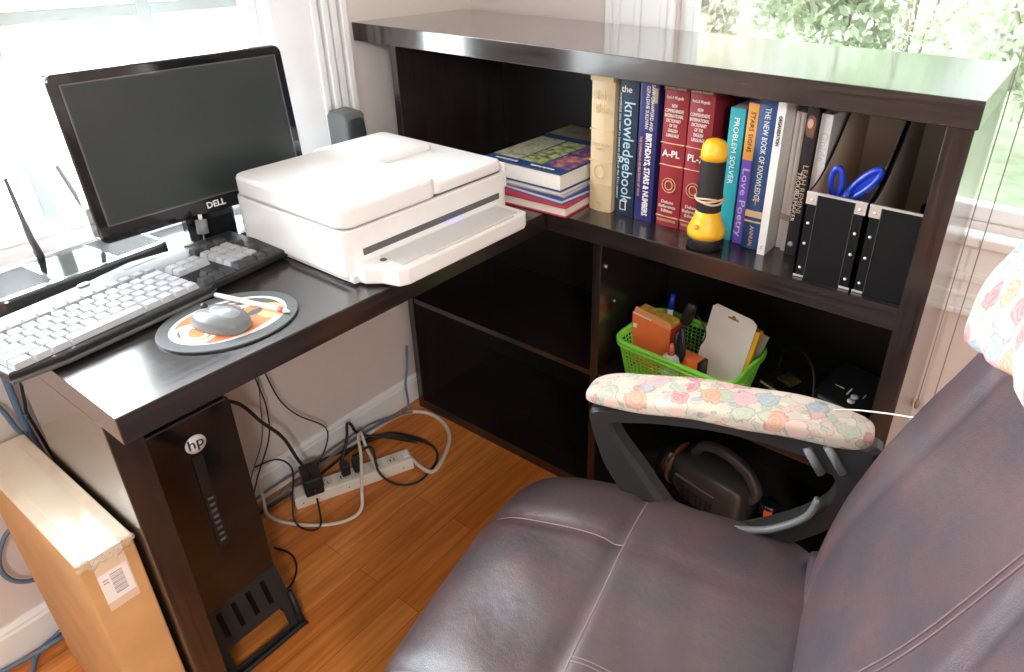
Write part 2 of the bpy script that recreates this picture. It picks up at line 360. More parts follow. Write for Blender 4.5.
# added pendant fill lamp, out of view, lights the room from the front
lampt = thing('added_fill_lamp', 'added pendant fill lamp hanging unseen behind the chair', 'lamp', (2.25, -2.15, ZC))
MB().tube([(0, 0, 0), (0, 0, -.32)], .004, 6, sub=1).lathe([(0, -.012), (.05, -.012), (.05, 0), (0, 0)], 24).build('cord', TRIM, lampt)
MB().lathe([(.02, -.30), (.03, -.305), (.03, -.335), (.02, -.34)], 20).build('lamp_holder', TRIM, lampt)
pl = bpy.data.lights.new('fill_bulb', 'POINT'); pl.shadow_soft_size = .12; pl.energy = 62; pl.color = (1, .97, .93)
plo = bpy.data.objects.new('fill_bulb', pl); plo.location = (2.25, -2.15, ZC-.47); col.objects.link(plo)

# ------------------------------------------------------------------ outdoors, seen through the back window
LAWN = mat('pale_lawn', (.30, .36, .24), .9, var=.25, vscale=3)
BARK = mat('pale_bark', (.30, .25, .21), .9, var=.2, vscale=8)
def leafmat(name, c):
    m = bpy.data.materials.new(name); m.use_nodes = True; n, l = nodes(m); b = n['Principled BSDF']
    g = n.new('ShaderNodeObjectInfo'); t = n.new('ShaderNodeTexNoise'); t.inputs['Scale'].default_value = 2.5; ge = n.new('ShaderNodeNewGeometry'); l.new(ge.outputs['Position'], t.inputs['Vector'])
    r = n.new('ShaderNodeValToRGB'); r.color_ramp.elements[0].position = .35; r.color_ramp.elements[0].color = (*[x*.75 for x in c], 1); r.color_ramp.elements[1].position = .7; r.color_ramp.elements[1].color = (*[min(1, x*1.25) for x in c], 1)
    l.new(t.outputs['Fac'], r.inputs['Fac']); l.new(r.outputs[0], b.inputs['Base Color']); b.inputs['Roughness'].default_value = .6
    tr = n.new('ShaderNodeBsdfTranslucent'); l.new(r.outputs[0], tr.inputs[0]); mx = n.new('ShaderNodeMixShader'); mx.inputs[0].default_value = .45
    l.new(b.outputs[0], mx.inputs[1]); l.new(tr.outputs[0], mx.inputs[2]); l.new(mx.outputs[0], n['Material Output'].inputs[0]); return m
LEAF = [leafmat('pale_green_leaves', (.52, .59, .44)), leafmat('yellow_green_leaves', (.60, .57, .47)), leafmat('mid_green_leaves', (.45, .53, .39))]
tag(MB().box((-14, .8, -1.1), (14, 60, -1.0)).build('lawn', LAWN), 'pale sunlit lawn outside the back window', 'lawn', kind='stuff')
def leaves(cs, n, size):
    rs = np.random.RandomState(int(abs(cs[0][0]*100)+n)); V = []; F = []
    for i in range(n):
        cx, cy, cz, rx, rz = cs[rs.randint(len(cs))]
        d = rs.normal(size=3); d /= np.linalg.norm(d); q = rs.uniform(.45, 1)
        p = np.array([cx+d[0]*rx*q, cy+d[1]*rx*q, cz+d[2]*rz*q]); a = rs.normal(size=3); a /= np.linalg.norm(a)
        b = np.cross(a, rs.normal(size=3)); b /= np.linalg.norm(b); s = size*rs.uniform(.6, 1.3)
        o = len(V); V += [tuple(p-a*s), tuple(p+b*s*.5), tuple(p+a*s), tuple(p-b*s*.5)]; F.append((o, o+1, o+2, o+3))
    return MB().add(V, F)
tr_specs = [
 (-1.9, 5.2, .055, 3.6, 1, 'slender tree trunk nearest the window at its left side'),
 (-.55, 5.6, .05, 3.8, 0, 'thin light green tree left of the window middle'),
 (1.35, 4.4, .07, 3.6, 0, 'thin leaning tree at the right side of the window'),
 (-3.6, 9.5, .12, 5.2, 1, 'yellowish tree further back at the left side of the window'),
 (-1.0, 10.5, .12, 5.2, 2, 'mid green tree further back in the middle'),
 (1.9, 9.5, .12, 5.2, 0, 'pale green tree further back at the right'),
 (-7.2, 16.5, .2, 7.0, 1, 'broad pale tree farthest left in the woods'),
 (-2.4, 17.5, .2, 7.0, 0, 'broad green tree in the middle of the far woods'),
 (2.6, 17.5, .2, 7.0, 2, 'broad pale tree in the far woods on the right'),
]
for x, y, r, h, k, lab in tr_specs:
    t = thing('tree', lab, 'tree', (x, y, -1.0), 0, 'trees outside the back window')
    MB().tube([(0, 0, 0), (.05, .02, h*.3), (-.04, 0, h*.6), (.03, .03, h)], [r, r*.85, r*.6, r*.2], 10).tube([(0, 0, h*.4), (h*.08, .1, h*.55), (h*.14, .1, h*.75)], [r*.5, r*.35, r*.1], 8).tube([(0, 0, h*.3), (-h*.08, -.1, h*.42), (-h*.15, -.1, h*.55)], [r*.5, r*.35, r*.1], 8).build('trunk', BARK, t)
    leaves([(0, 0, h*.75, h*.20, h*.25), (h*.12, .1, h*.6, h*.15, h*.16), (-h*.13, 0, h*.48, h*.14, h*.14), (.1, 0, h*.95, h*.15, h*.14), (.05, 0, h*.38, h*.13, h*.12)], 4200, .030*h**.5).build('foliage', LEAF[k], t)
for x, y, r, k, lab in ((-1.15, 3.6, .80, 1, 'tall pale shrub just outside the window left part'), (.25, 3.4, .85, 0, 'tall light green shrub outside the window middle'), (1.75, 2.6, .60, 0, 'low pale shrub outside beyond the bookcase end'),
                        (-2.9, 7.0, 1.15, 1, 'wide yellowish shrub at the left edge of the lawn'), (-.3, 7.4, 1.25, 0, 'wide light green shrub behind the tall shrubs'), (2.4, 6.4, 1.15, 2, 'wide green shrub on the right side of the lawn'),
                        (-5.4, 12.8, 1.7, 0, 'very wide pale shrub far across the lawn at the left'), (-2.0, 13.2, 1.7, 1, 'very wide yellowish shrub far across the lawn'), (1.6, 13.0, 1.7, 0, 'very wide pale shrub far across the lawn at the right'),
                        (-10, 21, 3.0, 1, 'huge pale thicket at the wood edge, leftmost'), (-6, 22, 3.0, 0, 'huge pale thicket at the wood edge, left of the middle'), (-2, 22, 3.0, 1, 'huge pale thicket at the wood edge in the middle'), (2.2, 22, 3.0, 2, 'huge green thicket at the wood edge on the right')):
    t = thing('shrub', lab, 'shrub', (x, y, -1.0), 0, 'shrubs outside the back window')
    MB().tube([(0, 0, 0), (0, 0, r*1.3)], .03, 6).tube([(0, 0, 0), (.2*r, 0, r*1.5)], .02, 6).tube([(0, 0, 0), (-.3*r, 0, r*1.2)], .02, 6).build('stem', BARK, t)
    leaves([(0, 0, r*1.2, r*.75, r*.9), (r*.45, 0, r*.8, r*.5, r*.6), (-r*.45, .1, r*.8, r*.5, r*.6)], 3800, .034*r**.4).build('foliage', LEAF[k], t)

# ------------------------------------------------------------------ bookcase
BD = -.389; BL = -.358
bc = thing('bookcase', 'low black-brown wooden bookcase with thick top standing under the back window', 'bookcase')
MB().box((.002, BD-.004, 1.027), (1.274, -.024, 1.066), .0012).build('top_board', LAM_TOP, bc)
MB().box((.114, BD, .740), (.134, -.029, 1.027), .001).box((.044, BL, 0), (.064, -.029, .700), .001).build('side_panel', LAM_Z, bc)
MB().box((1.235, BD, 0), (1.270, -.029, 1.027), .001).build('side_panel', LAM_Z, bc)
MB().box((.044, BD, .700), (1.235, -.030, .740), .001).build('shelf', LAM_X, bc)
MB().box((.064, BL+.001, 0), (1.235, -.030, .03), .001).build('bottom_board', LAM_X, bc)
MB().box((.643, BL, .03), (.663, -.035, .70), .001).build('divider', LAM_Z, bc)
MB().box((.064, BL+.003, .352), (.643, -.035, .367), .001).box((.663, BL+.003, .352), (1.235, -.035, .367), .001).build('lower_shelf', LAM_X, bc)
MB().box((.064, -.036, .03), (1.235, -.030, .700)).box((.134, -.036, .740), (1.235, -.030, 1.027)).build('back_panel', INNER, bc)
MB().lathe([(.0, 0), (.004, 0), (.004, .003), (0, .003)], 12, Matrix.Translation((.6635, -.34, .63)) @ Matrix.Rotation(R(90), 4, 'Y')).lathe([(.0, 0), (.003, 0), (.003, .003), (0, .003)], 12, Matrix.Translation((.6635, -.30, .53)) @ Matrix.Rotation(R(90), 4, 'Y')).build('screw_head', SILV, bc)

# ------------------------------------------------------------------ desk
dk = thing('desk', 'black-brown desk running under the left window out from the bookcase', 'desk')
MB().box((.03, -1.233, .700), (.5457, BD-.006, .740), .0015).build('desktop', LAM_Y, dk)
MB().box((.195, -1.233, 0), (.487, -1.192, .700), .0015).build('end_panel', LAM_Z, dk)

# ------------------------------------------------------------------ printer (local origin: left front foot corner)
PR = thing('printer', 'white all-in-one printer scanner on the desk beside the bookcase', 'printer')
mb = MB()
mb.vbox((.192, -.848, .752), (.497, -.448, .834), .022, .003)
mb.vbox((.195, -.840, .742), (.490, -.46, .753), .02, .001)
# rear/right rim
mb.box((.19, -.458, .80), (.492, -.448, .850), .004)
mb.build('body', WHITE, PR)
MB().vbox((.202, -.842, .833), (.490, -.455, .838), .02, 0).build('lid_gap', GAP, PR)
MB().vbox((.204, -.852, .838), (.502, -.640, .874), .026, .006).build('document_feeder', WHITE, PR)
MB().vbox((.150, -.650, .838), (.496, -.462, .860), .018, .005).build('scanner_lid', WHITE, PR)
MB().box((.20, -.70, .858), (.34, -.50, .872), .006).build('feeder_tray', WHITE, PR)
MB().box((.4955, -.815, .785), (.4985, -.480, .797), .001).build('paper_slot', GAP, PR)
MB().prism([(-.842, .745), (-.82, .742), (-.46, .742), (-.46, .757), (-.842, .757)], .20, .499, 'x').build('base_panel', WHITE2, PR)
mb = MB()
pts = [(.49, -.835), (.515, -.832), (.535, -.815), (.566, -.806), (.573, -.79), (.573, -.495), (.566, -.482), (.49, -.480)]
mb.prism(pts, .744, .776, 'z', .004)
mb.build('output_tray', WHITE, PR)
MB().box((.505, -.79, .7765), (.560, -.50, .778), .001).box((.562, -.735, .776), (.569, -.52, .780), .002).build('tray_flap', WHITE2, PR)
MB().lathe([(0, 0), (.006, 0), (.006, .001), (0, .001)], 16, Matrix.Translation((.520, -.795, .7765))).build('tray_button', GREYP, PR)
MB().box((.4975, -.63, .7840), (.499, -.59, .7855)).build('status_light', mat('blue_light', (.25, .3, .9), .3, emit=1.5), PR)

# ------------------------------------------------------------------ monitor
mn = thing('monitor', 'black flat computer monitor on stand in front of the left window', 'monitor', (.145, -.858, .741), R(0))
T = Matrix.Translation((0, 0, 0)) @ Matrix.Rotation(R(-4), 4, 'Y')
def rrect(y0, y1, z0, z1, r, n=6):
    pts = []
    for cy, cz, a0 in ((y1-r, z1-r, 0), (y0+r, z1-r, 90), (y0+r, z0+r, 180), (y1-r, z0+r, 270)):
        for i in range(n+1): t = R(a0+90*i/n); pts.append((cy+r*math.cos(t), cz+r*math.sin(t)))
    return pts
W2 = .196
MB().prism(rrect(-W2, W2, .052, .320, .014), -.020, .006, 'x', .003, 0, T).build('frame', BLKG, mn)
MB().prism(rrect(-W2+.004, W2-.004, .056, .316, .012), -.045, -.019, 'x', .008, 0, T).build('rear_shell', mat('grey_shell', (.45, .46, .5), .4), mn)
SCR = mat('screen_off', (.028, .036, .036), .33, coat=0)
MB().prism(rrect(-W2+.018, W2-.018, .082, .302, .001, 1), .0055, .0070, 'x', 0, 0, T).build('screen', SCR, mn)
mb = MB()
for a, b in (((-W2+.016, .0800), (W2-.016, .0820)), ((-W2+.016, .302), (W2-.016, .304))): mb.box((.0055, a[0], a[1]), (.0078, b[0], b[1]), 0, 0, T)
mb.box((.0055, -W2+.0155, .08), (.0078, -W2+.018, .304), 0, 0, T).box((.0055, W2-.018, .08), (.0078, W2-.0155, .304), 0, 0, T)
mb.build('screen_bezel', mat('bezel_edge', (.12, .12, .13), .12, coat=1), mn)
text('DELL', .016, mn, T @ Vector((.0072, .0, .067)), T @ RYF, mat('badge_silver', (.8, .8, .8), .3), 'brand_badge', bold=.0004)
MB().box((-.055, -.045, .004), (-.025, .045, .16), .006).build('stand_neck', BLKG, mn)
MB().vbox((-.13, -.11, 0), (.035, .11, .010), .04, .003).build('stand_base', BLKG, mn)

# ------------------------------------------------------------------ speaker
sp = thing('speaker', 'small dark computer speaker between the monitor and the bookcase', 'speaker', (.052, -.478, .741), R(6))
MB().prism([(-.032, 0), (.026, 0), (.026, .143), (.018, .149), (-.024, .153), (-.032, .142)], -.030, .030, 'y', .006).build('cabinet', mat('speaker_shell', (.16, .17, .18), .45), sp)
MB().sbox((.006, .025, .062), 5, 8, None, Matrix.Translation((.026, 0, .075))).build('grille', mat('speaker_grille', (.035, .045, .055), .5, bump=.5, bscale=900), sp)

# ------------------------------------------------------------------ keyboard
kb = thing('keyboard', 'long black keyboard with pale keys along the back of the desk', 'keyboard', (.268, -1.066, .741), R(97.5))
KW, KD = .223, .083
mb = MB()
out = [(-KW, -KD+.004), (-KW+.06, -KD-.008), (-.05, -KD-.010), (.055, -KD-.010), (.07, -KD), (KW, -KD), (KW, KD-.006), (.12, KD+.004), (.05, KD+.022), (-.02, KD+.010), (-KW, KD)]
mb.prism(out, .004, .018, 'z', .003)
mb.build('case', BLK, kb)
MB().prism([(-KW, -KD-.0005), (-KW+.06, -KD-.012), (-.05, -KD-.014), (.055, -KD-.014), (.07, -KD-.003), (.07, -KD+.01), (-KW, -KD+.01)], .003, .009, 'z', .002).build('front_rim', mat('rim_grey', (.08, .08, .085), .2, coat=.5), kb)
KEYL = mat('pale_keycap', (.42, .44, .47), .35); KEYM = mat('mid_grey_keycap', (.26, .28, .30), .4); KEYD = mat('dark_keycap', (.045, .048, .055), .35)  # keycaps in pale, middle and dark grey
LEG = mat('key_legend', (.03, .03, .035), .6)
def key(cx, cy, w, d, m, z=.018):
    h = .0085; t = .0022
    vs = [(cx-w/2, cy-d/2, z), (cx+w/2, cy-d/2, z), (cx+w/2, cy+d/2, z), (cx-w/2, cy+d/2, z), (cx-w/2+t, cy-d/2+t, z+h), (cx+w/2-t, cy-d/2+t, z+h), (cx+w/2-t, cy+d/2-t*.6, z+h), (cx-w/2+t, cy+d/2-t*.6, z+h)]
    MB().add(vs, [(0, 1, 5, 4), (1, 2, 6, 5), (2, 3, 7, 6), (3, 0, 4, 7), (4, 5, 6, 7)]).build('keycap', m, kb)
U = .0191; UY = .0198; x0 = -KW+.008
rows = [(-KD+.012, [1.3, 1.1, 1.3, 5.5, 1.3, 1.1, 1.1, 1.0]), (-KD+.012+UY, [2.3]+[1]*10+[1.4]), (-KD+.012+2*UY, [1.8]+[1]*11+[.9]), (-KD+.012+3*UY, [1.5]+[1]*11+[1.2]), (-KD+.012+4*UY, [1]*12+[1.7])]
for ri, (y, ks) in enumerate(rows):
    x = x0
    for i, k in enumerate(ks):
        key(x+k*U/2, y, k*U-.0012, UY-.0014, KEYL); x += k*U
for g, n in ((x0, 1), (x0+U*1.5, 4), (x0+U*5.7, 4), (x0+U*9.8, 4)):
    for i in range(n): key(g+i*U+U/2, -KD+.012+5.2*UY, U-.0016, U-.003, KEYM)
nx = x0+14.1*U
for i in range(3):
    for r_ in (3, 4): key(nx+i*U+U/2, -KD+.012+r_*UY, U-.0012, U-.0014, KEYL)
    key(nx+i*U+U/2, -KD+.012, U-.0012, U-.0014, KEYD)
key(nx+1.5*U, -KD+.012+UY, U-.0012, U-.0014, KEYD)
nx += 3.35*U
for i in range(4):
    for r_ in range(5):
        w = U-.0012
        if i == 3 and r_ in (1, 3): continue
        key(nx+i*U+U/2, -KD+.012+r_*UY, w, U-.0014, KEYD if (r_ == 0 or i == 3) else KEYL)
for i in range(3): key(nx+i*U*1.2+U/2, -KD+.012+5.4*UY, U-.001, U-.001, KEYD, .019)
MB().box((.03, KD-.004, .0175), (.085, KD+.006, .0185), .0005).build('label_strip', GREYP, kb)
for px_, py_ in ((-.035, KD+.0), (.145, KD-.002)):
    MB().sbox((.009, .005, .002), 3, 4, None, Matrix.Translation((px_, py_, .0195))).build('media_button', WHITE, kb)

# ------------------------------------------------------------------ modem-router behind the keyboard
rt = thing('wireless_router', 'wide glossy dark router with vented top and two aerials by the left window', 'router', (.095, -1.09, .741), R(96))
MB().vbox((-.135, -.062, 0), (.135, .062, .024), .02, .004).build('case', mat('router_case', (.05, .055, .06), .18, coat=.6), rt)
for sx in (-1, 1):
    mb = MB()
    for k in range(22):
        mb.box((sx*.088-.038, -.045+k*.0043, .0238), (sx*.088+.038, -.0435+k*.0043, .0246))
    mb.build('vent', mat('vent_dark', (.015, .015, .017), .5), rt)
MB().box((-.045, -.05, .0238), (.045, .05, .0243)).build('top_plate', BLKG, rt)
for ax, tilt, lean in ((-.016, -.011, -.014), (.088, -.040, -.014)):
    a = MB().tube([(ax, .058, .03), (ax+tilt*.25, .062+lean*.1, .06), (ax+tilt, .062+lean, .165)], [.0058, .0048, .0030], 8, sub=1).build('antenna', mat('antenna_grey', (.11, .11, .12), .4), rt)
    MB().cyl((ax, .055, .018), (ax, .062, .036), .006, 12).build('hinge', BLK, a)

# ------------------------------------------------------------------ mouse, mat, pen
def mousemat():
    m = bpy.data.materials.new('printed_mouse_mat'); m.use_nodes = True; n, l = nodes(m); b = n['Principled BSDF']
    tc = n.new('ShaderNodeTexCoord'); 
    def blob(cx, cy, rx, ry, rot, c, prev, inner=0):
        mp = n.new('ShaderNodeMapping'); mp.vector_type = 'TEXTURE'; mp.inputs['Location'].default_value = (cx, cy, 0); mp.inputs['Rotation'].default_value = (0, 0, R(rot)); mp.inputs['Scale'].default_value = (rx, ry, 1)
        l.new(tc.outputs['Object'], mp.inputs['Vector']); sp_ = n.new('ShaderNodeVectorMath'); sp_.operation = 'MULTIPLY'; sp_.inputs[1].default_value = (1, 1, 0); l.new(mp.outputs[0], sp_.inputs[0])
        ln = n.new('ShaderNodeVectorMath'); ln.operation = 'LENGTH'; l.new(sp_.outputs[0], ln.inputs[0])
        lt = n.new('ShaderNodeMath'); lt.operation = 'LESS_THAN'; lt.inputs[1].default_value = 1; l.new(ln.outputs['Value'], lt.inputs[0]); fac = lt.outputs[0]
        if inner:
            g2 = n.new('ShaderNodeMath'); g2.operation = 'GREATER_THAN'; g2.inputs[1].default_value = inner; l.new(ln.outputs['Value'], g2.inputs[0])
            mu = n.new('ShaderNodeMath'); mu.operation = 'MULTIPLY'; l.new(fac, mu.inputs[0]); l.new(g2.outputs[0], mu.inputs[1]); fac = mu.outputs[0]
        mx = n.new('ShaderNodeMixRGB'); l.new(fac, mx.inputs[0]); 
        if prev is None: mx.inputs[1].default_value = (.10, .11, .12, 1)
        else: l.new(prev, mx.inputs[1])
        mx.inputs[2].default_value = (*c, 1); return mx.outputs[0]
    O_ = (.62, .24, .09); Wc = (.80, .74, .66); Gc = (.10, .11, .12)
    p = blob(0, 0, .082, .062, 0, Wc, None)
    p = blob(0, 0, .075, .056, 0, Gc, p)
    p = blob(0, -.012, .070, .047, 0, Wc, p)
    p = blob(.002, -.012, .062, .040, 0, O_, p)
    p = blob(-.02, .030, .045, .022, 10, O_, p)
    p = blob(.005, .020, .024, .016, 0, Gc, p)
    p = blob(.020, .034, .028, .013, -20, Wc, p, .72)
    p = blob(-.052, -.008, .024, .034, 20, Wc, p, .78)
    p = blob(-.052, -.006, .014, .024, 20, Wc, p, .75)
    p = blob(.056, -.014, .020, .026, 0, (.75, .45, .25), p)
    p = blob(.036, -.004, .012, .008, 20, Gc, p)
    p = blob(-.01, -.045, .04, .010, 0, (.70, .16, .07), p)
    l.new(p, b.inputs['Base Color']); b.inputs['Roughness'].default_value = .45; return m
mp_ = thing('mouse_mat', 'oval mouse mat with orange and white picture near the desk edge', 'mouse mat', (.441, -1.024, .7405), R(80))
N = 48
MB().prism([(.098*math.cos(2*math.pi*i/N), .082*math.sin(2*math.pi*i/N)) for i in range(N)], 0, .0035, 'z', .0008).build('top_sheet', mousemat(), mp_)
MB().prism([(.099*math.cos(2*math.pi*i/N), .083*math.sin(2*math.pi*i/N)) for i in range(N)], -.0002, .0015, 'z').build('base', BLK, mp_)
ms = thing('computer_mouse', 'grey rounded computer mouse lying on the mouse mat', 'mouse', (.448, -1.040, .744), R(105))
def mfn(v):
    v = v.copy(); t = v.y/.047; v.x *= 1-.10*max(0, t)+.02*math.cos(t*3); v.z = v.z*(1-.22*t*t) - .004*max(0, t)
    if v.z < -.006: v.z = -.006
    return v
MB().sbox((.027, .047, .022), 2.6, 14, mfn, Matrix.Translation((0, 0, .0065))).build('body', mat('mouse_grey', (.17, .19, .20), .3), ms)
MB().sbox((.019, .030, .0205), 2.6, 12, lambda v: Vector((v.x, v.y, max(v.z, .002))), Matrix.Translation((0, -.008, .0095))).build('palm_cover', mat('mouse_silver', (.30, .35, .38), .18, coat=.6), ms)
MB().cyl((-.002, .026, .0245), (.002, .026, .0245), .006, 16).build('scroll_wheel', BLK, ms)
pn = thing('pen', 'white pen with a red end lying across the mouse mat', 'pen', (.361, -.998, .7475), 0)
a, b = Vector((0, 0, 0)), Vector((.138, .036, .0005))
MB().cyl(a, a+(b-a)*.86, .0042, 12).build('barrel', WHITE, pn)
MB().cyl(a+(b-a)*.86, a+(b-a)*.93, .0043, 12).build('grip_ring', mat('pen_red', (.65, .10, .12), .4), pn)
MB().cyl(a+(b-a)*.93, b, .0040, 12, 0, .0015).build('tip', WHITE, pn)
# small bits behind the keyboard
fl = thing('cable_connector', 'grey barrel connector standing on its lead in front of the monitor stand', 'connector', (.168, -.905, .741))
MB().cyl((.004, 0, .030), (-.002, .004, .054), .0095, 14).build('barrel', mat('connector_grey', (.22, .24, .27), .4), fl)
MB().cyl((-.002, .004, .054), (-.003, .005, .063), .0035, 10).build('pin', WHITE, fl)
MB().tube([(.004, 0, .031), (.006, -.002, .015), (.004, .0, .003), (-.01, .03, .002)], .0018, 6).build('lead', GREYP, fl)
mb = MB()
rs = np.random.RandomState(5)
def crum(v):
    v = v.copy(); q = .010*math.sin(v.x*180+v.y*90)+.008*math.sin(v.y*230-v.z*150); v.x += q*.5; v.y += q*.6; v.z = max(-.02, v.z+q*.6); return v
tag(MB().sbox((.045, .055, .022), 3, 14, crum).build('plastic_bag', clear_plastic('clear_bag', .4), loc=(.12, -.755, .768)), 'crumpled clear plastic bag between the monitor stand and the printer', 'bag')

# ------------------------------------------------------------------ books
def bookmat(n_, c, rough=.45, var=.05): return mat(n_, c, rough, 0, 0, 80, var, 30)
GOLD = mat('gold_foil', (.65, .48, .25), .4); CREAMT = mat('cream_print', (.80, .78, .72), .5); ORNGT = mat('orange_print', (.75, .38, .12), .5)
GREYT = mat('grey_print', (.35, .35, .36), .5); PINKT = mat('pink_print', (.72, .62, .85), .5); BLKT = mat('black_print', (.03, .03, .03), .5)
BG = 'upright books on the bookcase shelf'
def book(label, x0, x1, yf, h, depth, cover, pages=PAPER, tilt=0, curve=.12, soft=False, bands=None):
    w = x1-x0; t = thing('book', label, 'book', ((x0+x1)/2, yf, .7405), 0, BG)
    if tilt: t.rotation_euler = (0, R(tilt), 0)
    th = .0012 if soft else .0028; q = min(w*curve, .006); hw = w/2
    o = [(-hw+th, q+.001), (-hw+th, depth), (-hw, depth), (-hw, q)] + [(-hw+w*k/8, q*(1-math.sin(math.pi*k/8)) if not soft else q*.2) for k in range(1, 8)] + [(hw, q), (hw, depth), (hw-th, depth), (hw-th, q+.001)]
    inn = [(hw-th-(w-2*th)*k/6, q+.0022) for k in range(1, 6)]
    MB().prism(o+inn, 0, h, 'z').build('cover', cover, t)
    MB().box((-hw+th, q+.003, .003 if not soft else .0005), (hw-th, depth-(.004 if not soft else 0), h-(.004 if not soft else .0006))).build('page_block', pages, t)
    for z, hh, m in bands or []: MB().box((-hw*.99, -.0004, z), (hw*.99, q*.4+.001, z+hh)).build('spine_band', m, t)
    return t
b = book('thick cream book with gold lettering, first of the upright row beside the stacked books', .603, .655, -.322, .276, .22, bookmat('cream_cover', (.62, .50, .32)), PAPERY, 0, .15, bands=[(.262, .012, GOLD), (.168, .002, GOLD), (.105, .002, GOLD), (.055, .003, GOLD)])
text('Holy\nBible', .026, b, (0, -.001, .222), RXF, GOLD, width=.036); text('OLD AND\nNEW', .009, b, (0, -.001, .135), RXF, GOLD); text('Bible', .008, b, (0, -.001, .018), RXF, GOLD)
MB().tube([(.012*math.cos(k*math.pi/8), -.001, .085+.014*math.sin(k*math.pi/8)) for k in range(16)], .0009, 6, closed=True, sub=2).build('emblem', GOLD, b)
b = book('dark navy book titled in large pale letters down the spine, second in the upright row', .663, .704, -.312, .272, .22, bookmat('navy_cover', (.012, .030, .060)), PAPERY, 0, .05)
text('the', .018, b, (-.004, -.001, .252), RXF, CREAMT, align='CENTER'); text('knowledgebook', .034, b, (.003, -.001, .130), RXV, mat('pale_blue_print', (.45, .62, .72), .5), width=.20)
text('everything you need to know to get by in the 21st century', .008, b, (-.016, -.001, .14), RXV, mat('pale_blue_print', (.45, .62, .72)), width=.21)
MB().box((-.009, -.001, .012), (.005, .0005, .032)).box((-.007, -.0014, .014), (.003, .0005, .030), 0, 1).build('emblem', [CREAMT, mat('navy_cover', (0, 0, 0))], b)
b = book('blue violet astrology book with white and orange spine print, third in the upright row', .709, .748, -.314, .274, .21, bookmat('violet_cover', (.022, .022, .14)), PAPER, 0, .04, True)
text('SAFFI CRAWFORD AND\nGERALDINE SULLIVAN', .010, b, (.003, -.001, .225), RXV, CREAMT, width=.085)
text('BIRTHDAYS, STARS & NUMBERS', .017, b, (.004, -.001, .095), RXV, CREAMT, width=.165, bold=.0005); text('THE SURPRISING REVELATIONS OF YOUR', .007, b, (-.012, -.001, .11), RXV, ORNGT, width=.12)
MB().box((.008, -.001, .235), (.018, .0005, .262)).build('spine_picture', mat('muted_gold', (.35, .28, .16), .5), b)
RED = bookmat('red_cloth', (.27, .018, .030), .5)
for x0, x1, part, lab in ((.757, .806, 'A-PL', 'red cloth dictionary lettered A-PL on its spine'), (.809, .857, 'PL-Z', 'red cloth dictionary volume partly hidden behind the torch')):
    b = book(lab, x0, x1, -.312, .274, .21, RED, PAPERY, 0, .10, bands=[(.262, .008, mat('dark_red', (.12, .01, .02), .5)), (.165, .0015, GOLD), (.123, .0015, GOLD), (.020, .0015, GOLD)])
    text('THORNDIKE BARNHART', .006, b, (0, -.0012, .266), RXF, GOLD, width=.042); text('Funk & Wagnalls', .008, b, (0, -.0012, .250), RXF, CREAMT, width=.034)
    text('NEW\nCOMPREHENSIVE\nINTERNATIONAL\nDICTIONARY\nOF THE\nENGLISH\nLANGUAGE', .009, b, (0, -.0012, .208), RXF, CREAMT, width=.038)
    text(part, .018, b, (0, -.0012, .146), RXF, CREAMT, bold=.0003); text('Deluxe\nReference\nEdition', .009, b, (0, -.0012, .042), RXF, CREAMT); text('THORNDIKE EDITION', .007, b, (0, -.0012, .013), RXF, GOLD, width=.04)
    MB().tube([(.014*math.cos(k*math.pi/8), -.001, .085+.014*math.sin(k*math.pi/8)) for k in range(16)], .0008, 6, closed=True, sub=2).tube([(.008*math.cos(k*math.pi/4), -.001, .085+.009*math.sin(k*math.pi/4)) for k in range(8)], .0010, 6, closed=True, sub=2).build('emblem', GOLD, b)
b = book('slim teal paperback standing just right of the torch', .884, .912, -.300, .246, .17, bookmat('teal_cover', (.03, .36, .42)), PAPER, 0, .02, True)
text('PROBLEM SOLVER', .014, b, (0, -.001, .17), RXV, CREAMT, width=.12)
b = book('orange and violet spined paperback between the teal and blue books', .918, .937, -.304, .260, .18, bookmat('violet_bright', (.17, .10, .55)), PAPER, 0, .02, True, bands=[(.160, .099, mat('orange_cover', (.78, .36, .07), .5))])
text('STARS SIGNS', .011, b, (0, -.0015, .21), RXV, BLKT, width=.07); text('Love Poetry', .018, b, (0, -.001, .08), RXV, PINKT, width=.13)
b = book('blue hardback yearbook with gold bands low on the spine', .940, .973, -.314, .270, .20, bookmat('blue_cover', (.025, .07, .21)), PAPER, 0, .10, bands=[(.052, .003, GOLD), (.062, .012, GOLD), (.262, .006, bookmat('blue_dark', (.012, .03, .10)))])
text('THE NEW BOOK OF KNOWLEDGE', .014, b, (0, -.001, .175), RXV, CREAMT, width=.165); text('ANNUAL', .010, b, (0, -.001, .025), RXV, GOLD)
MB().tube([(0, -.001, .085), (0, -.001, .105)], .0008, 6, sub=1).tube([(-.007, -.001, .094), (.007, -.001, .098)], .0008, 6, sub=1).build('emblem', GOLD, b)
b = book('tall white paperback with small black title, standing forward of its neighbours', .976, .990, -.326, .276, .21, bookmat('white_cover', (.78, .77, .75)), PAPER, 0, .02, True)
text('ORGANIZATION', .008, b, (0, -.001, .225), RXV, BLKT, width=.05, bold=.0003); text('S', .009, b, (0, -.001, .014), RXF, GREYT)
b = book('pale pinkish paperback behind the tall white one', .992, 1.003, -.275, .250, .19, bookmat('pale_pink_cover', (.72, .66, .63)), PAPER, 0, .02, True, bands=[(.055, .012, mat('tan_patch', (.50, .36, .28), .6))])
b = book('pale paperback with tan patch between pinkish and black books', 1.0045, 1.014, -.285, .252, .19, bookmat('pale_cover', (.76, .72, .68)), PAPER, 0, .02, True, bands=[(.058, .012, mat('tan_patch', (.50, .36, .28), .6))])
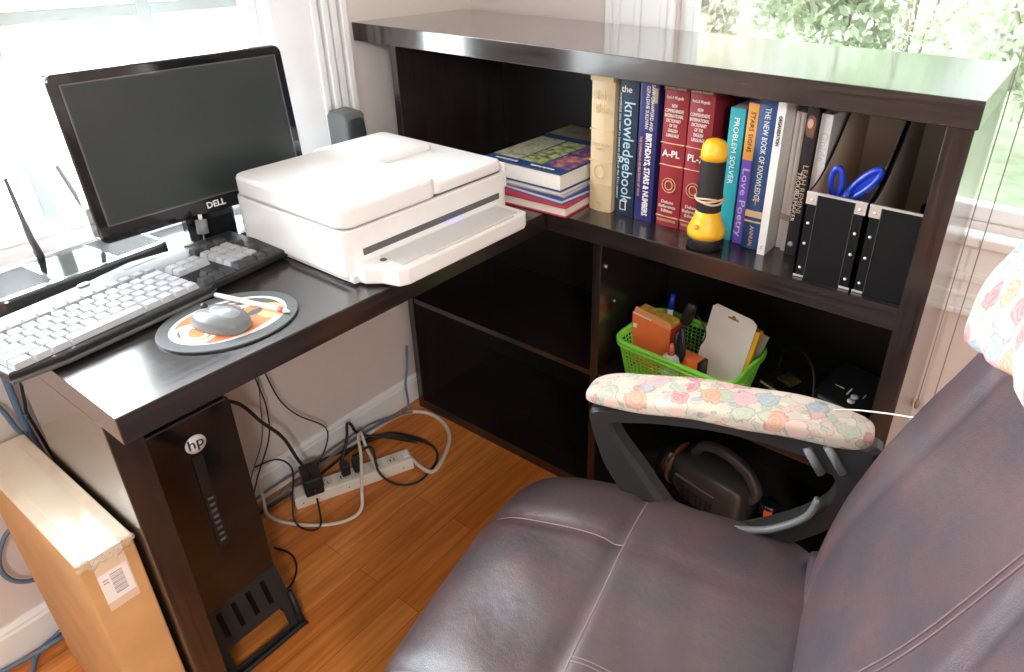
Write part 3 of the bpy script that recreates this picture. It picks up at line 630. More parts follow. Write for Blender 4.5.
b = book('black book with a long haired person pictured on the spine', 1.016, 1.035, -.297, .264, .20, bookmat('black_cover', (.012, .010, .012)), PAPER, 0, .05)
text('LEAH REMINI', .013, b, (.003, -.001, .125), RXV, mat('tan_print', (.60, .42, .30), .5), width=.085); text('TROUBLEMAKER', .010, b, (-.005, -.001, .11), RXV, CREAMT, width=.09)
mb = MB(); mb.sbox((.0085, .0012, .019), 2, 5, None, Matrix.Translation((0, .0002, .234)), 0).sbox((.0052, .0014, .0085), 2, 5, None, Matrix.Translation((-.001, -.0004, .238)), 1).sbox((.003, .001, .008), 2, 4, None, Matrix.Translation((.005, -.0006, .222)), 0)
mb.build('spine_portrait', [mat('brown_hair_print', (.20, .09, .05), .5), mat('skin_print', (.68, .42, .32), .5)], b)
MB().lathe([(0, 0), (.005, 0), (.005, .001), (0, .001)], 14, Matrix.Translation((0, 0, .022)) @ Matrix.Rotation(R(90), 4, 'X')).build('emblem', GREYT, b)
b = book('plain white book with faint lettering beside the left magazine file', 1.037, 1.056, -.285, .255, .19, bookmat('white_grey_cover', (.74, .73, .72)), PAPER, 0, .03)
text('Guide', .018, b, (0, -.001, .20), RXV, mat('faint_print', (.58, .55, .53), .5), width=.05)

# stacked books, lying flat
SG = 'books stacked flat on the bookcase shelf'
def flat(label, x0, x1, y0, y1, z0, z1, rz, cov, spine=True, deco=None):
    t = thing('book', label, 'book', ((x0+x1)/2, (y0+y1)/2, z0), R(rz), SG); hx, hy, h = (x1-x0)/2, (y1-y0)/2, z1-z0
    th = min(.0028, h*.2)
    MB().box((-hx, -hy, 0), (hx, hy, th), .0006).box((-hx, -hy, h-th), (hx, hy, h), .0006).box((-hx, -hy, 0), (-hx+th, hy, h), .0006).build('cover', cov, t)
    MB().box((-hx+th, -hy+.003, th), (hx-.003, hy-.003, h-th)).build('page_block', PAPER, t)
    return t, h
flat('red covered book at the bottom of the flat stack', .365, .592, -.402, -.13, .7405, .762, 3, bookmat('red_cover', (.55, .05, .07)))
t, h = flat('slim blue and orange book lying second from the bottom of the stack', .385, .592, -.380, -.12, .762, .772, -4, bookmat('bright_blue_cover', (.05, .12, .45)))
flat('thin grey magazine pile layer in the middle of the stack', .37, .575, -.378, -.11, .772, .779, 2, bookmat('grey_cover', (.38, .42, .46)))
flat('thin white paperback under the thick top book', .372, .578, -.384, -.10, .779, .787, 0, bookmat('pale_grey_cover', (.55, .58, .62)))
t, h = flat('thick navy hardback with landscape pictures on the cover, topmost of the flat stack', .372, .578, -.385, -.15, .787, .825, 0, bookmat('deep_blue_cover', (.02, .06, .18)))
def paint(name, cols, sc):
    m = bpy.data.materials.new(name); m.use_nodes = True; n, l = nodes(m); b_ = n['Principled BSDF']; g = n.new('ShaderNodeNewGeometry'); nz = n.new('ShaderNodeTexNoise'); nz.inputs['Scale'].default_value = sc; nz.inputs['Detail'].default_value = 4
    l.new(g.outputs['Position'], nz.inputs['Vector']); r = n.new('ShaderNodeValToRGB'); e = r.color_ramp.elements
    for i, c in enumerate(cols):
        q = e[i] if i < 2 else e.new(.5); q.position = .36+.28*i/(len(cols)-1); q.color = (*c, 1)
    l.new(nz.outputs['Fac'], r.inputs['Fac']); l.new(r.outputs[0], b_.inputs['Base Color']); b_.inputs['Roughness'].default_value = .3; return m
for (a0, a1), cols, s in (((-.100, -.030), ((.42, .40, .28), (.55, .52, .38), (.25, .25, .18)), 60), ((-.026, .032), ((.10, .16, .06), (.35, .38, .12), (.55, .55, .45)), 70), ((.036, .100), ((.03, .05, .20), (.25, .12, .25), (.75, .25, .08)), 55)):
    MB().box((a0, -.085, h-.0002), (a1, .085, h+.0004)).build('cover_picture', paint('painting_%d' % s, cols, s), t)
text('THE WORLD OF NATURE', .010, t, (-.05, -.102, h+.0004), Matrix(), CREAMT, width=.06); text('THE ART OF THE WORLD', .010, t, (.045, -.102, h+.0004), Matrix(), CREAMT, width=.06)
t, h = flat('khaki covered book lying behind the landscape book at the back of the stack', .360, .600, -.150, -.045, .787, .822, 0, bookmat('khaki_cover', (.28, .25, .17), var=.3))

# ------------------------------------------------------------------ torch with a rubber band
tc_ = thing('torch', 'yellow and black torch standing lens down in front of the red dictionaries', 'torch', (.885, -.352, .7405))
MB().lathe([(0, 0), (.030, 0), (.034, .004), (.034, .022), (.032, .026), (0, .026)], 32).build('lens_ring', BLK, tc_)
YEL = mat('yellow_plastic', (.85, .46, .02), .35)
MB().lathe([(0, .024), (.0345, .024), (.035, .034), (.031, .044), (.0235, .062), (.0225, .072), (0, .072)], 32).build('reflector_housing', YEL, tc_)
mb = MB(); prof = [(0, .070), (.0222, .070)] + [(.0222+.0007*(k % 2), .072+k*.0028) for k in range(34)] + [(.0222, .168), (0, .168)]
mb.lathe(prof, 32).build('grip', BLKM, tc_)
MB().lathe([(0, .166), (.0232, .166), (.0236, .176), (.0215, .190), (.0165, .198), (.008, .2015), (0, .202)], 32).build('end_cap', YEL, tc_)
MB().lathe([(0, 0), (.005, 0), (.004, .002), (0, .002)], 16, Matrix.Translation((-.006, -.031, .046)) @ Matrix.Rotation(R(75), 4, 'X')).build('switch', mat('orange_button', (.8, .22, .03), .4), tc_)
mb = MB()
for k, (zz, am) in enumerate(((.092, .003), (.097, -.003), (.095, .002))):
    mb.tube([(.0252*math.cos(i*math.pi/8), .0252*math.sin(i*math.pi/8), zz+am*math.sin(i*math.pi/8*2+k)) for i in range(16)], .0020, 6, closed=True, sub=2)
tag(mb.build('rubber_band', mat('rubber_tan', (.62, .46, .33), .7), loc=(.885, -.352, .7405)), 'tan rubber band wound twice round the torch grip', 'rubber band')

# ------------------------------------------------------------------ magazine files
TAN = mat('kraft_lining', (.66, .52, .40), .8); BOXB = mat('black_board', (.006, .006, .007), .6, spec=.2, bump=.2, bscale=500)
FG = 'magazine files on the bookcase shelf'
def magfile(label, x, w, hole):
    t = thing('magazine_file', label, 'magazine file', (x+.002, -.372, .7405), 0, FG); D = .318; hf, hb = .150, .276
    side = [(0, 0), (D, 0), (D, hb)] + [(D*(1-k/10)*.96+.0, hf+(hb-hf)*(1-k/10)**1.7) for k in range(0, 11)]
    side = [(0, 0), (D, 0), (D, hb), (D*.62, hb*1.0)] + [(D*(.62-.60*k/8), hf+(hb-hf)*(1-math.sin(k/8*math.pi/2))) for k in range(1, 9)] + [(0, hf)]
    for sx in (-1, 1):
        a = sx*w/2; MB().prism(side, a-sx*.0026, a, 'x').build('side_board', BOXB, t)
        MB().prism([(y+.001, z-.001) for y, z in side], a-sx*.0032, a-sx*.0026, 'x').build('side_lining', TAN, t)
    MB().box((-w/2, 0, 0), (w/2, .003, hf)).build('front_board', BOXB, t)
    MB().box((-w/2+.003, .003, .003), (w/2-.003, .0036, hf-.001)).box((-w/2+.003, D-.004, .003), (w/2-.003, D-.003, hb)).box((-w/2+.003, .0036, .0), (w/2-.003, D-.003, .003)).build('lining', TAN, t)
    MB().box((-w/2, D-.003, 0), (w/2, D, hb)).build('back_board', BOXB, t)
    if hole: MB().lathe([(0, 0), (.014, 0), (.014, .0008), (0, .0008)], 24, Matrix.Translation((-.003, D-.0042, .055)) @ Matrix.Rotation(R(90), 4, 'X')).build('finger_hole', BLK, t)
    MB().box((-w/2-.0003, -.001, hf-.003), (w/2+.0003, .0045, hf+.0007), .0008).build('metal_edge', SILV, t)
    for sx in (-1, 1):
        MB().box((sx*(w/2-.018)-.0003, -.0008, .004), (sx*(w/2-.018)+.0003, .0005, hf-.004)).build('stitch_line', GREYP, t)
        MB().box((sx*(w/2-.0002)-.0085*(1+sx), -.0012, hf-.020), (sx*(w/2-.0002)+.0085*(1-sx), .0008, hf), .0006).build('corner_plate', SILV, t)
        MB().box((sx*(w/2-.0002)-.0085*(1+sx), -.0012, 0), (sx*(w/2-.0002)+.0085*(1-sx), .0008, .004), .0006).build('corner_plate', SILV, t)
        for zz in (.018, .062, .098, hf-.012):
            MB().lathe([(0, 0), (.0028, 0), (.0022, .0014), (0, .002)], 12, Matrix.Translation((sx*(w/2-.0095), -.0008, zz)) @ Matrix.Rotation(R(90), 4, 'X')).build('rivet', SILV, t)
    return t
magfile('black magazine file with metal corners holding the blue scissors', 1.105, .094, False)
magfile('black empty magazine file with a finger hole, next to the bookcase end panel', 1.203, .094, True)
sc = thing('scissors', 'blue handled scissors standing in the left magazine file', 'scissors', (1.11, -.315, .80), 0)
BLUE = mat('blue_handle', (.010, .045, .50), .3)
def loop(c, rx, rz, tilt, ry=.0, rr=.0042):
    M = Matrix.Translation(c) @ Matrix.Rotation(R(ry), 4, 'Z') @ Matrix.Rotation(R(tilt), 4, 'Y')
    return [M @ Vector((rx*math.cos(k*math.pi/7), 0, rz*math.sin(k*math.pi/7))) for k in range(14)]
MB().tube(loop((-.022, .0, .096), .009, .024, -4), .0050, 8, closed=True, sub=3).tube([(-.022, 0, .076), (-.008, .0, .06)], .005, 8).build('handle', BLUE, sc)
MB().tube(loop((.020, .004, .100), .009, .034, 38), .0058, 8, closed=True, sub=3).tube([(0, 0, .085), (-.008, .0, .06)], .006, 8).sbox((.008, .003, .035), 3, 5, None, Matrix.Translation((.020, .004, .100)) @ Matrix.Rotation(R(38), 4, 'Y')).build('handle', BLUE, sc)
for q in (-1, 1): MB().prism([(-.008, .07), (-.002, .07), (.004+q*.004, -.045)], -.001+q*.001, q*.001+.0002, 'y').build('blade', SILV, sc)

# ------------------------------------------------------------------ green basket and its contents
GRN = mat('lime_plastic', (.26, .85, .08), .35)
bk = thing('basket', 'lime green plastic basket full of odds and ends on the lower shelf', 'basket', (.839, -.262, .3675), R(-3))
def rr2(hx, hy, r, n=5):
    pts = []
    for cx, cy, a0 in ((hx-r, hy-r, 0), (-hx+r, hy-r, 90), (-hx+r, -hy+r, 180), (hx-r, -hy+r, 270)):
        for i in range(n+1): t = R(a0+90*i/n); pts.append((cx+r*math.cos(t), cy+r*math.sin(t)))
    return pts
HX, HY, BH = .143, .092, .098
MB().tube([(x, y, BH) for x, y in rr2(HX, HY, .035)], .0052, 8, closed=True, sub=1).tube([(x, y, BH-.010) for x, y in rr2(HX, HY, .035)], .0040, 8, closed=True, sub=1).build('rim', GRN, bk)
mb = MB(); 
lo_, hi_ = rr2(HX-.018, HY-.014, .03, 8), rr2(HX-.001, HY-.001, .035, 8)
ring = lambda k: [(a[0]*(1-k)+b_[0]*k, a[1]*(1-k)+b_[1]*k, .004+(BH-.008)*k) for a, b_ in zip(lo_, hi_)]
for k in range(1, 10): mb.tube(ring(k/10), .0013, 5, closed=True, sub=1)
def lerp_loop(L, t):
    P_ = [Vector(p) for p in L]; d = [0]
    for i in range(len(P_)): d.append(d[-1]+(P_[(i+1) % len(P_)]-P_[i]).length)
    s_ = t*d[-1]
    for i in range(len(P_)):
        if d[i+1] >= s_: q = (s_-d[i])/max(1e-9, d[i+1]-d[i]); return P_[i].lerp(P_[(i+1) % len(P_)], q)
A0, A1 = ring(0), ring(1)
for k in range(80): mb.tube([lerp_loop(A0, k/80), lerp_loop(A1, k/80)], .0013, 5, sub=1)
mb.build('mesh_wall', GRN, bk)
MB().prism(lo_, 0, .004, 'z').build('bottom', GRN, bk)
ORG = mat('orange_card', (.98, .22, .07), .45); REDC = mat('red_card', (.62, .025, .02), .45); YELC = mat('yellow_card', (.85, .55, .04), .45); WHC = mat('white_card', (.90, .88, .89), .5)
ob = thing('carton', 'orange carton standing open in the left end of the basket', 'carton', (.755, -.262, .373), R(-10))
MB().box((-.054, -.022, 0), (.054, -.020, .125)).build('front_face', ORG, ob)
MB().box((.052, -.022, 0), (.054, .022, .128)).box((-.054, -.022, 0), (-.052, .022, .128)).box((-.054, .020, 0), (.054, .022, .128)).build('side_face', REDC, ob)
MB().prism([(-.054, .125), (.054, .125), (.05, .142), (-.045, .146)], -.021, -.0195, 'y').build('open_flap', mat('orange_faded', (.85, .36, .14), .5), ob)
MB().box((-.05, -.018, .10), (.05, .018, .136)).build('contents', mat('yellow_bag', (.80, .48, .08), .35, var=.35, vscale=90, bump=.6), ob)
MB().box((-.052, -.0232, .128), (-.0, -.0215, .131)).box((-.049, -.0232, .094), (-.040, -.0215, .103)).build('print_mark', WHC, ob)
text('SUPER GLUE', .010, ob, (.018, -.0225, .045), RXF, WHC)
wc = thing('carded_package', 'white hanging card package with yellow edge leaning in the basket', 'package', (.899, -.262, .375), R(-4))
T2 = Matrix.Rotation(R(-9), 4, 'X') @ Matrix.Rotation(R(6), 4, 'Y')
MB().prism([(-.052, 0), (.052, 0), (.052, .178), (.040, .186), (-.044, .186), (-.052, .178)], -.001, .001, 'y', 0, 0, T2).build('card', WHC, wc)
MB().box((-.050, .0015, .0), (.062, .022, .165), .002, 0, T2).build('blister_box', YELC, wc)
MB().box((-.012, -.0016, .168), (.012, -.0008, .172), 0, 0, T2).lathe([(0, 0), (.005, 0), (.005, .0006), (0, .0006)], 12, T2 @ Matrix.Translation((0, -.001, .172)) @ Matrix.Rotation(R(90), 4, 'X')).build('hanging_hole', mat('hole_brown', (.35, .22, .08), .6), wc)
gc = tag(MB().box((-.045, -.002, 0), (.05, .002, .15), .001, 0, Matrix.Rotation(R(14), 4, 'Y') @ Matrix.Rotation(R(-6), 4, 'X')).build('plastic_sleeve', clear_plastic('cloudy_sleeve', .7, (.6, .65, .62)), loc=(.905, -.222, .375)), 'cloudy plastic sleeve behind the white card package in the basket', 'sleeve')
rb = thing('carton', 'small flat red and black carton lying in front of the white card package', 'carton', (.856, -.300, .400), R(-8))
MB().box((-.030, -.014, 0), (.030, .014, .062), .0006).build('body', ORG, rb); MB().box((.030, -.0142, 0), (.038, .0142, .062), .0006).build('end_panel', BLK, rb)
gb = thing('glue_bottle', 'small white bottle with an orange tip in the front of the basket', 'bottle', (.826, -.326, .400))
MB().lathe([(0, 0), (.019, 0), (.021, .006), (.021, .050), (.017, .060), (.008, .066), (0, .066)], 24).build('body', mat('bottle_white', (.75, .76, .82), .3), gb)
MB().lathe([(0, .065), (.008, .065), (.0045, .088), (.002, .092), (0, .092)], 16).build('nozzle', mat('nozzle_red', (.75, .18, .10), .4), gb)
yb = tag(MB().prism([(-.02, 0), (.02, 0), (.024, .05), (.004, .066), (-.018, .05)], -.012, .012, 'y', .003).build('sweet_packet', YELC, loc=(.872, -.322, .376)), 'small yellow packet at the front of the basket', 'packet')
bc2 = thing('marker', 'blue capped marker standing behind the orange carton', 'marker', (.752, -.205, .375))
MB().cyl((0, 0, 0), (.003, .004, .125), .007, 14).build('barrel', WHITE, bc2); MB().cyl((.003, .004, .122), (.005, .006, .158), .0078, 14, 0, .006).build('cap', BLUE, bc2)
cb = thing('coiled_cable', 'black cable bundled between the orange carton and the white card', 'cable', (0, 0, 0))
MB().tube([(.832, -.29, .515), (.826, -.31, .500), (.833, -.315, .470), (.842, -.318, .450), (.848, -.316, .470), (.842, -.312, .500), (.835, -.30, .520), (.838, -.312, .49), (.846, -.318, .455)], .0055, 8).tube([(.832, -.27, .535), (.858, -.29, .555), (.886, -.30, .53), (.880, -.305, .500), (.858, -.305, .488), (.842, -.312, .50)], .0016, 6).build('loops', BLK, cb)
MB().sbox((.012, .011, .030), 4, 6, None, Matrix.Translation((.828, -.262, .535)) @ Matrix.Rotation(R(14), 4, 'Y')).build('plug', BLK, cb)

# ------------------------------------------------------------------ electronics on the lower shelf
ad = thing('camcorder', 'dark glossy gadget with a silver edge beside the green basket', 'gadget', (1.040, -.190, .3675), R(-22))
MB().box((-.048, -.04, 0), (.048, .04, .040), .008).build('body', BLKG, ad)
MB().box((-.040, -.0415, .030), (.036, -.038, .035), .001).build('silver_trim', SILV, ad)
MB().box((-.02, -.015, .040), (.02, .02, .046), .003).build('top_cover', mat('dark_bronze', (.06, .045, .02), .3), ad)
tag(MB().tube([(.995, -.12, .39), (1.0, -.11, .43), (1.035, -.13, .458), (1.080, -.17, .445), (1.100, -.21, .405), (1.100, -.23, .371), (1.04, -.26, .370)], .0028, 8).build('power_lead', BLKM), 'black lead looping over the gadget on the lower shelf', 'cable')
md = thing('modem', 'black box modem with white icons at the right end of the lower shelf', 'modem', (1.160, -.150, .3675), R(-12))
MB().sbox((.056, .065, .022), 7, 12, lambda v: Vector((v.x, v.y, v.z+.012*(v.y/.065))), Matrix.Translation((0, 0, .034))).build('case', BLK, md)
mb = MB(); TI = Matrix.Rotation(math.atan(.012/.065), 4, 'X')
for x, y, w, h_ in ((-.018, -.008, .020, .002), (.004, -.010, .003, .022), (.034, -.005, .002, .014)): mb.box((x-w/2, y-h_/2, .0565), (x+w/2, y+h_/2, .0570), 0, 0, TI)
for y in (-.018, -.032): mb.lathe([(0, .0565), (.008, .0565), (.008, .0572), (0, .0572)], 16, TI @ Matrix.Translation((.020, y, 0)))
mb.build('icon_print', CREAMT, md)
MB().box((-.054, -.05, 0), (.054, .055, .014), .003).build('foot', BLKM, md)

# ------------------------------------------------------------------ hand vacuum and red-topped torch at the bottom
vc = thing('hand_vacuum', 'dark grey handheld vacuum cleaner lying in the bottom of the bookcase', 'vacuum', (.905, -.235, .0305), R(-10))
def vfn(v):
    v = v.copy(); t = v.x/.12; s_ = 1-.25*max(0, -t)**1.5; v.y *= s_; v.z *= s_; return v
VG = mat('vacuum_grey', (.060, .064, .070), .25, coat=.3)
MB().sbox((.105, .060, .062), 4.5, 16, vfn, Matrix.Translation((.02, 0, .065))).build('body', VG, vc)
MB().cyl((-.115, 0, .062), (-.075, 0, .063), .050, 28, 0, .054).build('dust_cup', mat('smoky_plastic', (.02, .018, .018), .12, coat=.6), vc)
MB().cyl((-.082, 0, .063), (-.076, 0, .063), .0555, 28).build('seal_ring', mat('rust_ring', (.22, .07, .03), .5), vc)
MB().prism([(-.20, .01), (-.11, .02), (-.11, .10), (-.20, .04)], -.035, .035, 'y', .008).build('nozzle', BLKM, vc)
MB().tube([(-.04, 0, .118), (-.01, 0, .158), (.045, 0, .168), (.100, 0, .150), (.130, 0, .110), (.118, 0, .075)], [.014, .015, .016, .016, .016, .014], 12).build('handle', VG, vc)
mb = MB()
for k in range(7): mb.box((-.03+k*.014, -.0625, .030), (-.024+k*.014, -.0575, .062), .001)
mb.build('vent_slot', BLKM, vc)
MB().box((-.05, -.061, .082), (.06, -.056, .086), .001).build('trim_line', mat('vacuum_light_grey', (.20, .2, .21), .3), vc)
tr_ = thing('flashlight', 'small black torch with an orange button beside the hand vacuum', 'torch', (1.072, -.272, .0305), R(10))
MB().lathe([(0, 0), (.019, 0), (.019, .03), (.015, .036), (.015, .075), (.021, .082), (.022, .108), (.018, .114), (0, .114)], 24).build('body', BLKG, tr_)
MB().box((-.009, -.024, .088), (.009, -.018, .106), .003).box((-.006, -.019, .045), (.005, -.013, .062), .002).build('button', mat('orange_red_button', (.85, .10, .02), .4, emit=0), tr_)

# ------------------------------------------------------------------ computer tower
tw = thing('computer_tower', 'glossy black computer tower standing under the desk end', 'computer', (.33, -1.084, 0), 0)
MB().box((-.30, -.076, .030), (-.012, .076, .545), .004).build('case', BLKM, tw)
mb = MB(); mb.prism(rrect(-.078, .078, .130, .548, .010), -.014, .004, 'x', .004); mb.build('front_panel', BLKG, tw)
MB().prism([(-.008, .260), (.010, .260), (.010, .470), (-.008, .470)], .003, .008, 'x', .001).build('slot_cover', BLK, tw)
mb = MB()
for k in range(8): mb.box((.0075, -.004, .275+k*.014), (.009, .006, .281+k*.014), .0005)
mb.build('port', GREYP, tw)
MB().lathe([(0, 0), (.0175, 0), (.0175, .0010), (0, .0010)], 36, Matrix.Translation((.0040, .005, .492)) @ Matrix.Rotation(R(90), 4, 'Y')).build('round_badge', mat('badge_white', (.8, .8, .8), .3), tw)
text('hp', .028, tw, (.0056, .005, .494), RYF @ Matrix.Shear('XZ', 4, (0, 0)) , BLKT, 'badge_letters', bold=.0002)
# slotted sloping foot with handle bar
mb = MB()
def strip(y0, y1, u0, u1, th=.004):
    # along the slope from (x,z)=(.004,.135) to (.072,.004)
    p = lambda u: (.004+(.056-.004)*u, .135+(.006-.135)*u)
    (xa, za), (xb, zb) = p(u0), p(u1)
    mb.add([(xa, y0, za), (xb, y0, zb), (xb, y1, zb), (xa, y1, za), (xa-th, y0, za-th), (xb-th, y0, zb-th), (xb-th, y1, zb-th), (xa-th, y1, za-th)], [(0, 1, 2, 3), (4, 5, 6, 7), (0, 1, 5, 4), (1, 2, 6, 5), (2, 3, 7, 6), (3, 0, 4, 7)])
strip(-.078, .078, 0, .08); strip(-.078, .078, .46, .60); strip(-.078, .078, .90, 1.0)
xs_ = [-.078, -.052, -.042, -.022, -.012, .008, .018, .038, .048, .078]
for i in range(0, len(xs_), 2): strip(xs_[i], xs_[i+1], .08, .46)
strip(-.078, -.058, .60, .90); strip(.056, .078, .60, .90)
mb.tube([(.058, -.078, .008), (.062, -.074, .008), (.062, .070, .008), (.058, .078, .008), (.028, .080, .075)], .006, 8, sub=2)
mb.build('slotted_foot', BLKM, tw)
MB().box((-.28, -.078, 0), (.06, -.070, .030), .002).box((-.28, .070, 0), (.06, .078, .030), .002).build('base_rail', BLKM, tw)

# ------------------------------------------------------------------ cardboard box
cbx = thing('cardboard_box', 'tall narrow taped cardboard box standing against the outer side of the desk', 'box', (.28, -1.2745, 0))
MB().box((-.185, -.036, 0), (.18, .036, .50), .003).build('carton_body', CARD, cbx)
MB().box((-.186, -.0365, .499), (.181, .0365, .5035), .002).build('top_flap', mat('window_lit_flap', (.70, .56, .42), .35, var=.1), cbx)  # paler than the carton: window light on the top painted into its colour
MB().box((-.184, -.020, .5035), (.183, .020, .5042)).box((.181, -.020, .40), (.1815, .020, .503)).build('packing_tape', TAPE, cbx)
def crumple(v): v = v.copy(); v.z += .004*math.sin(v.y*400)+.003*math.sin(v.x*500+v.y*200); return v
MB().sbox((.006, .038, .006), 4, 10, crumple, Matrix.Translation((.182, 0, .497))).build('tape_edge', clear_plastic('clear_tape', .28, (.85, .8, .72)), cbx)
MB().box((.1808, -.020, .415), (.1818, .018, .468)).build('shipping_label', WHC, cbx)
mb = MB()
for k in range(13): mb.box((.1817, -.006, .424+k*.0030), (.1821, .010, .424+k*.0030+.0010+.0008*(k % 3 == 0)))
mb.box((.1817, -.016, .455), (.1821, -.009, .457)).box((.1817, -.016, .450), (.1821, -.009, .452))
mb.build('label_print', GREYT, cbx)

# ------------------------------------------------------------------ power strip, plugs and cables
SA = R(66)
ps = thing('power_strip', 'white power strip with six outlets lying on the floor under the desk', 'power strip', (.150, -.680, 0), SA)
MB().box((-.148, -.024, 0), (.148, .024, .034), .004).build('housing', mat('aged_white_plastic', (.78, .75, .68), .4), ps)
OUTM = mat('outlet_face', (.70, .66, .58), .45)
for k in range(6):
    x = -.112+k*.042; o = MB().box((x-.015, -.015, .0335), (x+.015, .015, .0352), .001).build('outlet', OUTM, ps)
    MB().box((x-.006, -.008, .0350), (x+.001-.004, .004, .0356)).box((x+.004, -.008, .0350), (x+.006, .004, .0356)).lathe([(0, .035), (.002, .035), (.002, .0356), (0, .0356)], 8, Matrix.Translation((x, .009, 0))).build('slot', BLK, o)
MB().box((.128, -.010, .0335), (.142, .010, .0380), .002).build('rocker_switch', WHITE, ps)
for x in (-.13, -.02, .12): MB().cyl((x, -.0235, .016), (x, -.0248, .016), .002, 10).build('screw', GREYP, ps)
dp = ps.matrix_world
def psw(x, y, z):
    a_ = SA; return (.150+x*math.cos(a_)-y*math.sin(a_), -.680+x*math.sin(a_)+y*math.cos(a_), z)
br_ = thing('power_adapter', 'black power adapter brick plugged into the left end of the strip', 'power adapter', psw(-.100, -.004, .037), SA)
MB().box((-.022, -.034, 0), (.022, .034, .052), .005).build('brick', BLK, br_)
MB().cyl((0, -.03, .02), (0, -.040, .018), .006, 10).build('strain_relief', BLK, br_)
for x, lab in ((-.018, 'black flat plug in the middle of the power strip'), (.012, 'black plug beside the middle one, nearer the bookcase')):
    p_ = thing('plug', lab, 'plug', psw(x, .004, .037), SA, 'black plugs in the power strip')
    MB().box((-.011, -.013, 0), (.011, .013, .034), .004).build('plug_body', BLK, p_); MB().cyl((0, .008, .018), (0, .030, .024), .0045, 10).build('strain_relief', BLKM, p_)
def cable(label, pts, r, m, cat='cable', name='cable'):
    return tag(MB().tube(pts, r, 8).build(name, m), label, cat)
WC = mat('white_cable', (.72, .68, .60), .5); BC = mat('black_cable', (.015, .014, .014), .5); BLC = mat('blue_cable', (.12, .20, .32), .5); GC = mat('grey_cable', (.16, .17, .18), .5)
cable('thick white cord of the power strip curving over the floor to the wall', [psw(.147, 0, .018), (.285, -.545, .010), (.262, -.470, .008), (.215, -.408, .008), (.150, -.376, .008), (.085, -.380, .008), (.045, -.415, .008), (.03, -.48, .008), (.035, -.56, .008), (.03, -.64, .008)], .0055, WC)
cable('white lead looping up over the power strip and along its front', [(.035, -.86, .10), (.050, -.868, .03), (.075, -.878, .008), (.125, -.868, .006), (.19, -.832, .006), (.235, -.785, .006), (.245, -.740, .012), (.222, -.712, .05), (.17, -.665, .085), (.12, -.63, .10), (.105, -.61, .09), (.125, -.615, .06), (.19, -.640, .045)], .0042, WC)
cable('black lead looping over the floor from the plug to the right of the strip', [psw(.012, .03, .060), (.16, -.625, .085), (.205, -.645, .04), (.245, -.625, .006), (.280, -.582, .005), (.262, -.505, .005), (.220, -.470, .005), (.160, -.475, .006), (.085, -.520, .012), (.060, -.60, .02), (.04, -.70, .03)], .0032, BC)
cable('second black lead arching from the strip back to the wall', [psw(-.018, .03, .060), (.10, -.650, .10), (.072, -.625, .115), (.050, -.60, .09), (.04, -.57, .03), (.09, -.52, .012), (.17, -.485, .01)], .0038, BC)
cable('thick black cord hanging from the computer tower to the adapter brick', [(.04, -1.05, .40), (.08, -.95, .385), (.12, -.902, .374), (.12, -.861, .298), (.12, -.822, .228), (.12, -.800, .150), (.128, -.785, .105), (.125, -.780, .085)], .0040, BC)
cable('thin black lead hanging down the wall, left of the two', [(.05, -.825, .695), (.05, -.822, .50), (.05, -.817, .364), (.05, -.808, .276), (.05, -.819, .192), (.05, -.865, .11), (.05, -.90, .04), (.06, -.93, .008)], .0018, BC)
cable('thin grey lead close to the left one against the wall', [(.045, -.80, .695), (.045, -.806, .40), (.045, -.818, .280), (.045, -.835, .19), (.045, -.88, .11), (.05, -.92, .02)], .0016, GC)
cable('thin black lead looping to the right down the wall', [(.05, -.83, .695), (.05, -.815, .50), (.05, -.793, .364), (.05, -.773, .273), (.05, -.736, .204), (.05, -.672, .125), (.05, -.685, .064), (.055, -.735, .030), (.07, -.80, .008)], .0018, BC)
cable('blue lead lying behind the power strip along the baseboard', [(.05, -.95, .008), (.045, -.87, .012), (.060, -.76, .030), (.048, -.65, .030), (.035, -.56, .022), (.040, -.48, .018), (.045, -.41, .012), (.04, -.395, .03), (.03, -.388, .09), (.022, -.370, .13), (.02, -.36, .20)], .0034, BLC)
cable('dark lead twisted along the blue one behind the strip', [(.06, -.95, .008), (.055, -.86, .008), (.075, -.77, .020), (.065, -.66, .020), (.05, -.57, .012), (.08, -.50, .008), (.16, -.478, .016), (.20, -.470, .008)], .0040, BC)
cable('grey lead behind the strip nearest the baseboard', [(.03, -.98, .008), (.026, -.85, .03), (.04, -.72, .040), (.030, -.60, .035), (.028, -.52, .03), (.05, -.43, .016), (.06, -.40, .01)], .0032, GC)
cable('dark red black lead curled beneath the adapter brick', [(.03, -.86, .12), (.055, -.815, .125), (.085, -.80, .10), (.125, -.835, .06), (.155, -.858, .02), (.190, -.850, .006), (.205, -.825, .010), psw(-.100, -.040, .03)], .0022, BC)
cable('thin black lead curling over the floor beside the tower', [(.17, -.926, .004), (.218, -.915, .004), (.262, -.932, .004), (.290, -.968, .004), (.285, -1.0, .004)], .0024, BC)
cable('grey blue cable looping out from the wall beside the cardboard box', [(.03, -1.215, .50), (.03, -1.24, .40), (.03, -1.283, .311), (.03, -1.313, .286), (.03, -1.335, .241), (.03, -1.332, .197), (.03, -1.305, .168), (.03, -1.26, .160), (.03, -1.2, .165)], .0042, BLC)
cable('upper blue cable of two going down behind the cardboard box', [(.03, -1.218, .70), (.03, -1.218, .62), (.03, -1.220, .533), (.03, -1.221, .499), (.03, -1.219, .467), (.03, -1.21, .35)], .0055, BLC)
cable('slanting blue cable crossing the wall at the far left', [(.03, -1.30, .62), (.03, -1.262, .56), (.03, -1.242, .529), (.03, -1.232, .475), (.03, -1.215, .42), (.03, -1.20, .30)], .0040, BLC)
